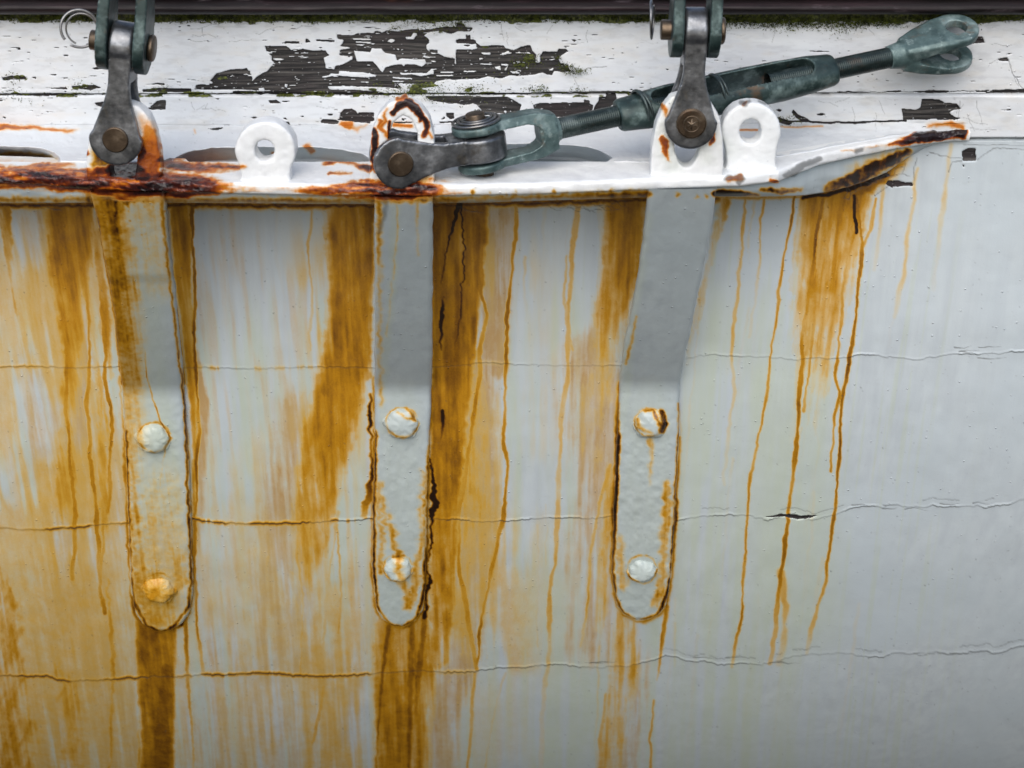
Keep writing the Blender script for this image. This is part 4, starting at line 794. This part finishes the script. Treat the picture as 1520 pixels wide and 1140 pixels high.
def eye_plate(outline, hole, Y, th, name, parent, base_out=None, smooth=8):
    """outline/hole: photo outlines, cast on the vertical plane Y; extruded to a real thickness"""
    def pts(pl): return [Vector(cast(np.array(x), np.array(y), Y)) for x, y in pl]
    bm = bmesh.new(); P_ = pts(outline); a = [bm.verts.new(p + Vector((0, -th / 2, 0))) for p in P_]; b = [bm.verts.new(p + Vector((0, th / 2, 0))) for p in P_]
    bm.faces.new(a); bm.faces.new(b[::-1])
    for i in range(len(a)): bm.faces.new((a[i], b[i], b[(i + 1) % len(a)], a[(i + 1) % len(a)]))
    if base_out:
        for (c, r, h) in base_out: cyl(bm, Vector(c), Vector(c) + Vector((0, 0, h)), r, r * .55)
    cb = bmesh.new(); Q = pts(hole); a = [cb.verts.new(p + Vector((0, -.06, 0))) for p in Q]; b = [cb.verts.new(p + Vector((0, .06, 0))) for p in Q]
    cb.faces.new(a); cb.faces.new(b[::-1])
    for i in range(len(a)): cb.faces.new((a[i], b[i], b[(i + 1) % len(a)], a[(i + 1) % len(a)]))
    me = solid(bm, name, .0013, smooth, cb); return painted(me, name, M_iron, parent)
def ell(cx_, cy_, rx, ry, n=36): return [(cx_ + rx * math.cos(6.28318 * i / n), cy_ + ry * math.sin(6.28318 * i / n)) for i in range(n)]
# small round eyes welded on the plate
for (cx_, cy_, rx, ry, hw, basey, hr) in ((396, 219, 45, 43, 45, 268, (15, 16)), (1113, 191, 44, 43, 46, 251, (16, 18))):
    Y = float(castz(np.array(cx_), np.array(basey - 5), ZP)[1])
    top = [(cx_ + rx * math.cos(a), cy_ - ry * math.sin(a)) for a in np.linspace(-.5, math.pi + .5, 40)]
    ol = [(cx_ + hw - 10, basey - 12), (cx_ + hw - 5, basey)][::-1] + top + [(cx_ - hw + 10, basey - 12), (cx_ - hw + 5, basey)]
    e = eye_plate(ol, ell(cx_ - 1, cy_, *hr), Y, .024, 'round_eye', plate, smooth=26)

# ------------------------------------------------------------------ three chainplates: eye on top, strap down the hull, two bolt heads
LAB = ['left iron strap on the hull, most streaked with ochre rust, its eye browned by rust',
       'middle iron strap on the hull, straight, with a heavily rusted hollow eye on top',
       'right iron strap on the hull, slanting, clean grey above with white lumpy foot']
BOLTS = [[(228, 649, 25), (236, 873, 25)], [(597, 627, 25), (591, 843, 22)], [(965, 627, 24), (953, 845, 22)]]
EYES = [  # outline, hole
 ([(238, 268), (242, 250), (240, 225), (232, 190), (222, 168), (207, 154), (187, 149), (165, 155), (148, 172), (137, 195), (132, 225), (131, 250), (133, 268)], [(168, 262), (166, 240), (165, 210), (168, 180), (180, 168), (195, 170), (204, 185), (207, 212), (205, 240), (203, 262)]),
 ([(645, 272), (646, 240), (645, 200), (638, 172), (624, 153), (600, 142), (577, 151), (562, 168), (553, 192), (550, 225), (549, 272)], [(579, 252), (576, 225), (577, 198), (584, 178), (599, 167), (612, 174), (620, 192), (622, 220), (620, 252)]),
 ([(1072, 262), (1073, 235), (1071, 200), (1066, 170), (1055, 150), (1038, 138), (1015, 134), (995, 141), (983, 156), (973, 180), (967, 210), (964, 262)], ell(1018, 205, 19, 40)),
]
CH = []
LUGY = []
for i in range(3):
    rows_ = STRAPS[i]; cxm = (EYES[i][0][0][0] + EYES[i][0][-1][0]) / 2
    ybase = EYES[i][0][0][1] - 5
    Yl = float(castz(np.array(cxm), np.array(ey(cxm) - 5), ZP)[1]) + .006; LUGY.append(Yl)
    rt = cast(np.array(cxm), np.array(290.), Yl)
    root = thing('chainplate', (rt[0], rt[1], rt[2]), LAB[i], 'chainplate', 'iron straps bolted down the hull side'); CH.append(root)
    # strap surface
    yb = BEND[i]; zb = float(castf(np.array(cxm), np.array(float(yb)), hullY)[2]); TK = .0105
    ztop = ZP - TH - .001; yt = float(castz(np.array(cxm), np.array(ey(cxm)), ZP)[1]) + .004; 
    def sY(Z, zb=zb, ztop=ztop, yt=yt):
        base = hullY(Z) - TK; yb_ = hullY(np.array(zb)) - TK
        ln = yb_ + (Z - zb) / (ztop - zb) * (yt - yb_)
        w = .012; s = (Z - zb); up = np.where(s > w, s, np.where(s < -w, 0, (s + w) ** 2 / (4 * w)))     # rounded bend
        return base * 1. + (up / (ztop - zb)) * (yt - yb_)
    ry = np.array([r[0] for r in rows_], float); rl = np.array([r[1] for r in rows_], float); rrt = np.array([r[2] for r in rows_], float)
    y_top = float(project(np.array([rt[0], yt, ztop]))[1])
    yv = np.concatenate([np.arange(y_top, ry[-1] - 40, 1.7), ry[-1] - 40 * (1 - np.sin(np.linspace(0, math.pi / 2, 40)))])
    sl = np.interp(yv, ry, rl) + (fbm(yv / 18, yv * 0 + i, 301, 2) - .5) * 2.5; sr = np.interp(yv, ry, rrt) + (fbm(yv / 18, yv * 0 + i, 303, 2) - .5) * 2.5
    U = np.concatenate([1 - np.cos(np.linspace(0, math.pi / 2, 9))]) * .10
    U = np.concatenate([U[:-1], np.linspace(.10, .90, 46), 1 - U[::-1][1:]])
    PX = sl[:, None] * (1 - U) + sr[:, None] * U; PY = np.repeat(yv[:, None], len(U), 1)
    P = castf(PX, PY, sY, 16)
    dpx = np.minimum(PX - sl[:, None], sr[:, None] - PX)
    polyx = np.concatenate([sl, sr[::-1]]); polyy = np.concatenate([yv, yv[::-1]])
    dend = np.hypot(1, 0) * (ry[-1] - PY) * 1.0; dd = np.minimum(dpx, dend + 3 * 0) * .8e-3
    # distance to the rounded foot
    fx, fy = (rows_[-5][1] + rows_[-5][2]) / 2, rows_[-5][0] - (rows_[-5][2] - rows_[-5][1]) * .28
    r_e = .0055
    e_ = np.clip(dd / r_e, 0, 1); drop = r_e * (1 - np.sqrt(np.clip(1 - (1 - e_) ** 2, 0, 1)))
    n = fbm(PX / 26, PY / 26, 311 + i, 4) - .5; n2 = fbm(PX / 8, PY / 9, 321 + i, 3) - .5
    rough_ = ss(560, 640, PY) * (1. if i == 2 else .55) + .15
    P[..., 1] += drop - n * (.0010 + .0012 * ss(560, 640, PY)) - n2 * .0013 * rough_
    if i == 0: P[..., 1] -= .0020 * ss(424, 404, PY + 6 * (n))
    sidep = []
    back = P.copy(); back[..., 1] = castf(PX, PY, sY, 16)[..., 1] + TK + .001; back[..., 0] = P[..., 0]; back[..., 2] = P[..., 2]
    Lc, Rc = P[:, :1] + np.array([0, 0, 0]), P[:, -1:]
    full = np.concatenate([back[:, :1], P, back[:, -1:], back[:, ::-1][:, 1:-1:6]], 1)
    fpx, fpy = project(full)
    me = grid_mesh('strap', np.transpose(np.concatenate([full, full[:, :1]], 1), (1, 0, 2))); px2, py2 = (np.transpose(np.concatenate([q, q[:, :1]], 1)) for q in (fpx, fpy))
    set_attrs(me, FR, px2, py2); link('strap', me, M_strap, root)
    # eye
    eye_plate(EYES[i][0], EYES[i][1], Yl, .020, 'eye', root, smooth=9)
    # bolt heads
    for j, (bx, by, br) in enumerate(BOLTS[i]):
        c = castf(np.array(float(bx)), np.array(float(by)), sY, 16); r = br * .8e-3 * .98; bm = bmesh.new()
        rings = []; seg = 48; prof_ = [(1.16, -.1), (1.14, .02), (1.06, .06), (1.01, .14), (.98, .32), (.90, .50), (.72, .66), (.45, .75), (.2, .78)]
        hexa = .05 if (i, j) in ((1, 0), (0, 1)) else .025
        for (q, h) in prof_:
            rings.append([bm.verts.new((c[0] + r * q * (1 + hexa * math.cos(6 * a + j)) * math.cos(a), c[1] - r * h * .72, c[2] + r * q * (1 + hexa * math.cos(6 * a + j)) * math.sin(a))) for a in np.linspace(0, 6.28318, seg, endpoint=False)])
        for A_, B_ in zip(rings[:-1], rings[1:]):
            for k in range(seg): bm.faces.new((A_[k], A_[(k + 1) % seg], B_[(k + 1) % seg], B_[k]))
        bm.faces.new(rings[-1]); bmesh.ops.subdivide_edges(bm, edges=bm.edges, cuts=1, use_grid_fill=True)
        me = to_me(bm, 'bolt_head'); painted(me, 'bolt_head', M_strap, root, l=(.0022, 60, .0007, 240))

# ------------------------------------------------------------------ toggles
def toggle(pin_px, head_px, Yp, Yh, label, Rr=.0262, neck=.0105, hw=.0112, hr=.0225, pinr=.0128, mark=False, pin_mat=M_brass):
    p = cast(np.array(float(pin_px[0])), np.array(float(pin_px[1])), Yp); h = cast(np.array(float(head_px[0])), np.array(float(head_px[1])), Yh)
    fr = Fr(p, h - p, (0, -1, 0)); L = float(np.linalg.norm(h - p))
    root = thing('toggle', p, label, 'toggle', 'grey bronze toggles pinned to the eyes')
    bm = bmesh.new(); a1 = L * .62
    al = math.asin((Rr - neck) / a1) * .9; pts = arc((0, 0), Rr, math.pi / 2 - al * .2, 1.5 * math.pi + al * .2, 26)
    half = [(a1 * t, -(neck + (Rr - neck) * (1 - ss(-.25, 1., np.array(t))))) for t in np.linspace(.12, 1, 12)]
    half = [(x, float(y)) for x, y in half]
    out = pts + half + [(L - .004, -hw), (L - .004, hw)] + [(x, -y) for x, y in half[::-1]]
    for s in (-1, 1): prism(bm, fr, out, s * .0118, s * .0205)
    prism(bm, fr, [(a1 * .98, -neck * .98), (L, -hw * .98), (L, hw * .98), (a1 * .98, neck * .98)], -.0195, .0195)
    cyl(bm, fr(L, -hw, 0), fr(L, hw, 0), hr, bev=.002)
    me = solid(bm, 'toggle_body', .0011, 7); lump(me, .0004, 50, 3); link('toggle_body', me, M_grey, root)
    bm = bmesh.new(); cyl(bm, fr(0, 0, -.0235), fr(0, 0, .0228), pinr, bev=.0012)
    if mark:
        cyl(bm, fr(0, 0, .0220), fr(0, 0, .0245), pinr * .98, bev=.0015); torus(bm, fr(0, 0, .0245), fr.N, pinr * .52, .0007)
        for k in range(3):
            a = k * math.pi / 3; d = (fr.A * math.cos(a) + fr.B * math.sin(a)) * pinr * .34; cyl(bm, fr(0, 0, .0245) - d, fr(0, 0, .0245) + d, .0007)
    me = to_me(bm, 'clevis_pin'); bp_ = link('clevis_pin', me, pin_mat, root, smooth=False); me.polygons.foreach_set('use_smooth', [len(q.vertices) < 6 for q in me.polygons])
    return root, fr, L
tA, frA, LA = toggle((178, 200), (185, 66), LUGY[0], LUGY[0] + .004, 'upright dark grey toggle on the left rusted eye, with a plain brown pin', Rr=.0262)
tB, frB, LB = toggle((590, 235), (712, 216), LUGY[1], LUGY[1] + .018, 'toggle lying sideways from the middle eye to the long green turnbuckle', Rr=.0262, neck=.0125, hw=.0122, hr=.027)
tC, frC, LC = toggle((1023, 176), (1031, 45), LUGY[2], LUGY[2] + .004, 'upright grey toggle on the right white eye, with a marked round pin head', Rr=.0262, pinr=.0150, mark=True)

# ------------------------------------------------------------------ upright green forks above the left and right toggles (run out of the picture)
def upper_fork(fr, L, hw, label, ringside, ring_px=None, tilt=0.):
    c = fr(L, 0, 0); root = thing('rigging_fork', c, label, 'rigging fork', 'green bronze forks standing on the toggles')
    g = Fr(c, fr.A, fr.N); bm = bmesh.new(); er = .0265
    for s in (-1, 1):
        out = arc((0, 0), er, math.pi / 2, 1.5 * math.pi, 22) + [(.03, -.022), (.075, -.017), (.095, -.015), (.095, .015), (.075, .017), (.03, .022)]
        b0, b1 = s * (hw + .0012), s * (hw + .0125)
        f = lambda p, b: g(p[0], b * (1 if p[0] < .03 else 1 - (p[0] - .03) * 1.2), p[1])
        lo = [bm.verts.new(f(p, b0)) for p in out]; hi = [bm.verts.new(f(p, b1)) for p in out]; k = len(out)
        bm.faces.new(lo); bm.faces.new(hi[::-1])
        for i in range(k): bm.faces.new((lo[i], hi[i], hi[(i + 1) % k], lo[(i + 1) % k]))
    pr = [(.066, -.010), (.072, -.004), (.074, 0), (.072, .004), (.066, .010), (.085, .022), (.115, .016), (.125, .012), (.125, -.012), (.115, -.016), (.085, -.022)]
    prism(bm, g, pr, -.0155, .0155)
    cyl(bm, g(.10, 0, 0), g(.15, 0, 0), .0155, .013)
    me = solid(bm, 'fork_body', .0011, 6); lump(me, .0004, 60, 7); link('fork_body', me, M_green, root)
    rod('threaded_rod', g(.145, 0, 0), g(.30, 0, 0), .0115, root)
    bm = bmesh.new(); e = hw + .0125
    e = -e; cyl(bm, g(0, e - .001, 0), g(0, -e + .0095, 0), .0098, bev=.001); cyl(bm, g(0, e, 0), g(0, e - .0058, 0), .0132, bev=.0018)
    me = to_me(bm, 'clevis_pin'); pin = link('clevis_pin', me, M_brass, root)
    cr = g(.010, -e + .0195, .004)
    bm = bmesh.new(); torus(bm, cr, (.25, -1, .25) if ringside == 0 else (1, -.10, .05), .0178, .0013, a0=.2, a1=6.1); torus(bm, cr + Vector((.0015, .002, -.001)), (.12, -1, .12) if ringside == 0 else (1, -.16, 0), .0150, .0009, a0=1, a1=6.6)
    me = to_me(bm, 'split_ring'); link('split_ring', me, M_wire, pin)
    return root
def rod(name, p0, p1, r, parent, mat=None, pitch=.0022, depth=.0005):
    p0 = Vector(p0); p1 = Vector(p1); ax = (p1 - p0).normalized(); L = (p1 - p0).length; u = ax.orthogonal().normalized(); v = ax.cross(u)
    n = int(L / pitch * 4); seg = 40; h = np.linspace(0, L, n)[:, None]; a = np.linspace(0, 2 * math.pi, seg)[None]
    ph = ((h / pitch + a / (2 * math.pi)) % 1.); rr = r - depth * np.abs(ph * 2 - 1)
    P = np.array(p0)[None, None] + h[..., None] * np.array(ax) + (rr * np.cos(a))[..., None] * np.array(u) + (rr * np.sin(a))[..., None] * np.array(v)
    me = grid_mesh(name, P); return link(name, me, mat or M_dkgreen, parent)
upper_fork(frA, LA, .0112, 'green bronze fork above the left toggle, with a wire split ring on its pin', 0)
upper_fork(frC, LC, .0112, 'green bronze fork above the right toggle, its ring seen edge on', 1)

# ------------------------------------------------------------------ turnbuckle lying from the middle toggle to the boards on the right
P0 = Vector(cast(np.array(712.), np.array(216.), LUGY[1] + .018)); P1 = Vector(cast(np.array(1410.), np.array(66.), -.034))
tb = thing('turnbuckle', P0, 'long green bronze turnbuckle lying slanted across the peeling boards, open jaw to the right', 'turnbuckle')
def on_axis(px):                                     # parameter along the axis where it passes a given photo column
    lo, hi = 0., 1.3
    for _ in range(40):
        mid = (lo + hi) / 2; q = P0 + (P1 - P0) * mid
        if project(np.array(q))[0] < px: lo = mid
        else: hi = mid
    return lo * (P1 - P0).length
AX = (P1 - P0).normalized()
# lower fork round the vertical pin
g = Fr(P0, AX, (0, -1, .0)); bm = bmesh.new(); aR = on_axis(826)
# g.B is roughly +Z / -Z
sgn = 1 if g.B.z > 0 else -1
def gg(a, f, s): return g(a, f * sgn, s)
class G2: pass
for s in (-1, 1):
    cyl(bm, gg(0, s * .0150, 0), gg(0, s * .0235, 0), .0255, bev=.0015)
    out = [(0, .0145, .0235, .021), (.03, .0145, .0240, .0155), (.050, .0140, .0245, .0140), (.059, .0105, .0240, .0145), (.064, .0055, .0228, .015), (.066, -.001, .0222, .015), (.080, -.001, .0175, .0150), (aR - .004, -.001, .0122, .0125)]
    rings = [[bm.verts.new(gg(a, s * q, w)) for q, w in ((lo, -wd), (hi, -wd * .75), (hi, wd * .75), (lo, wd))] for a, lo, hi, wd in out]
    for A_, B_ in zip(rings[:-1], rings[1:]):
        for k in range(4): bm.faces.new((A_[k], A_[(k + 1) % 4], B_[(k + 1) % 4], B_[k]))
    bm.faces.new(rings[0]); bm.faces.new(rings[-1][::-1])
cyl(bm, gg(aR - .02, 0, 0), gg(aR + .003, 0, 0), .0135, .0122)
me = solid(bm, 'lower_fork', .0011, 7); lump(me, .0004, 60, 9); link('lower_fork', me, M_pale, tb)
bm = bmesh.new(); cyl(bm, gg(0, -.034, 0), gg(0, .034, 0), .0098, bev=.0015); cyl(bm, gg(0, .0235, 0), gg(0, .0270, 0), .0125, bev=.001)
me = to_me(bm, 'clevis_pin'); pin = link('clevis_pin', me, M_brass, tb)
bm = bmesh.new(); torus(bm, gg(0, .0258, 0), g.B, .0235, .0016); torus(bm, gg(0.001, .0272, 0), g.B, .0185, .0016, a0=.4, a1=6); torus(bm, gg(.001, .0285, 0), g.B, .0150, .0012)
me = to_me(bm, 'split_ring'); link('split_ring', me, M_wire, pin)
rod('threaded_rod', g(aR - .002, 0, 0), g(on_axis(1000), 0, 0), .0111, tb)
# body
b0, b1 = on_axis(916), on_axis(1238); e = R(58); q = Fr(P0, AX, (0, -math.cos(e), math.sin(e)))
bm = bmesh.new(); cut = bmesh.new()
def lathe(bm, fr, prof, seg=40, sb=1., sn=1.):
    rings = [[bm.verts.new(fr(a, r * sb * math.cos(t), r * sn * math.sin(t))) for t in np.linspace(0, 6.28318, seg, endpoint=False)] for a, r in prof]
    for A_, B_ in zip(rings[:-1], rings[1:]):
        for k in range(seg): bm.faces.new((A_[k], A_[(k + 1) % seg], B_[(k + 1) % seg], B_[k]))
    bm.faces.new(rings[0][::-1]); bm.faces.new(rings[-1])
LBd = b1 - b0
lathe(bm, q, [(b0, .0165), (b0 + .004, .0185), (b0 + .03, .0212), (b0 + .06, .0232), (b0 + LBd * .5, .0234), (b1 - .06, .0232), (b1 - .03, .0215), (b1 - .004, .0185), (b1, .0165)], sn=.80)
s0, s1, sw = b0 + .036, b1 - .026, .0118
prism(cut, q, arc((s1 - sw, 0), sw, -math.pi / 2, math.pi / 2, 12) + arc((s0 + sw, 0), sw, math.pi / 2, 1.5 * math.pi, 12), -.05, .05)
me = solid(bm, 'frame', .0012, 4, cut); lump(me, .0004, 50, 11); link('frame', me, M_green, tb)
rod('threaded_rod', g(on_axis(1140), 0, 0), g(on_axis(1330), 0, 0), .0111, tb)
for px_ in (950, 1062):
    a = on_axis(px_); bm = bmesh.new(); torus(bm, q(a, 0, .004), AX + q.B * .15, .0185, .0017); torus(bm, q(a + .003, 0, .004), AX + q.B * .25, .0180, .0015)
    me = to_me(bm, 'locking_ring'); link('locking_ring', me, M_dkgreen, tb)
# open jaw at the right end
aj = on_axis(1414); a0 = on_axis(1322); gj = R(66); J = Fr(P0, AX, (0, -math.cos(gj), math.sin(gj)))
bm = bmesh.new(); cut = bmesh.new(); Lj = aj - a0
for s in (-1, 1):
    out = [(a0 + .012, 0, .014, .0135), (a0 + .03, .004, .0185, .0190), (a0 + .05, .0100, .0220, .0228), (aj - .012, .0125, .0225, .0238), (aj, .0125, .0225, .0238)]
    rings = [[bm.verts.new(J(a, w, s * z)) for z, w in ((lo, -wd), (hi - .003, -wd), (hi, -wd * .8), (hi, wd * .8), (hi - .003, wd), (lo, wd))] for a, lo, hi, wd in out]
    for A_, B_ in zip(rings[:-1], rings[1:]):
        for k in range(6): bm.faces.new((A_[k], A_[(k + 1) % 6], B_[(k + 1) % 6], B_[k]))
    bm.faces.new(rings[0]); bm.faces.new(rings[-1][::-1])
    cyl(bm, J(aj, 0, s * .0125), J(aj, 0, s * .0225), .0238, bev=.0015)
lathe(bm, J, [(a0 - .003, .0122), (a0 + .012, .0145), (a0 + .028, .0165)])
cyl(cut, J(aj, 0, -.05), J(aj, 0, .05), .0112)
me = solid(bm, 'open_jaw', .0011, 6, cut); lump(me, .0005, 60, 13); link('open_jaw', me, M_pale, tb)

# ------------------------------------------------------------------ moss tufts along the rail and in the worst of the peeling
random.seed(3)
bm = bmesh.new()
def tuft(x, y, Y, size, n):
    c = Vector(cast(np.array(x), np.array(y), Y))
    for _ in range(n):
        p = c + Vector((random.gauss(0, size), -abs(random.gauss(0, size * .4)), random.gauss(0, size * .45))); s = random.uniform(.0006, .0018)
        d = Vector((random.uniform(-1, 1), random.uniform(-1.2, -.1), random.uniform(-1, 1))).normalized(); w = d.orthogonal().normalized() * s * .4
        bm.faces.new([bm.verts.new(v) for v in (p - w, p + w, p + d * s * 1.6)])
for k in range(1500):  # moss row, kept dense to darken the shaded gap under the rail
    x = random.uniform(-300, 1800); dens = .4 + .6 * float(vn(np.array([x / 70.]), np.array([0.]), 401)[0])
    big = 1.0 + 1.3 * (1060 < x < 1340) * random.random()
    if random.random() < dens or big > 1: tuft(x, 28 + random.uniform(-4, 3) + (big - 1) * 5, -.003, .0028 * big, int(18 * big))
for x, y, s, n in ((850, 104, .006, 160), (838, 98, .005, 120), (862, 106, .004, 80), (828, 84, .003, 40), (700, 133, .008, 120), (640, 132, .014, 300), (600, 134, .010, 160), (800, 131, .006, 90), (785, 132, .004, 40), (860, 133, .006, 60), (785, 88, .008, 160), (770, 96, .008, 120), (640, 36, .014, 200), (590, 38, .008, 80), (680, 35, .01, 120), (1175, 37, .010, 160), (1250, 38, .012, 200), (1440, 33, .008, 120), (20, 115, .006, 60), (125, 128, .008, 70), (240, 133, .008, 60), (30, 140, .012, 60), (720, 138, .03, 130), (560, 134, .012, 100), (1170, 178, .008, 80), (1150, 176, .004, 40)):
    tuft(x, y, -.0035, s, n)
me = bpy.data.meshes.new('moss'); bm.to_mesh(me); bm.free()
mo = link('moss', me, M_moss, None, smooth=False); tag(mo, 'green moss growing along the dark rail and the peeling board joints', 'moss', kind='stuff')
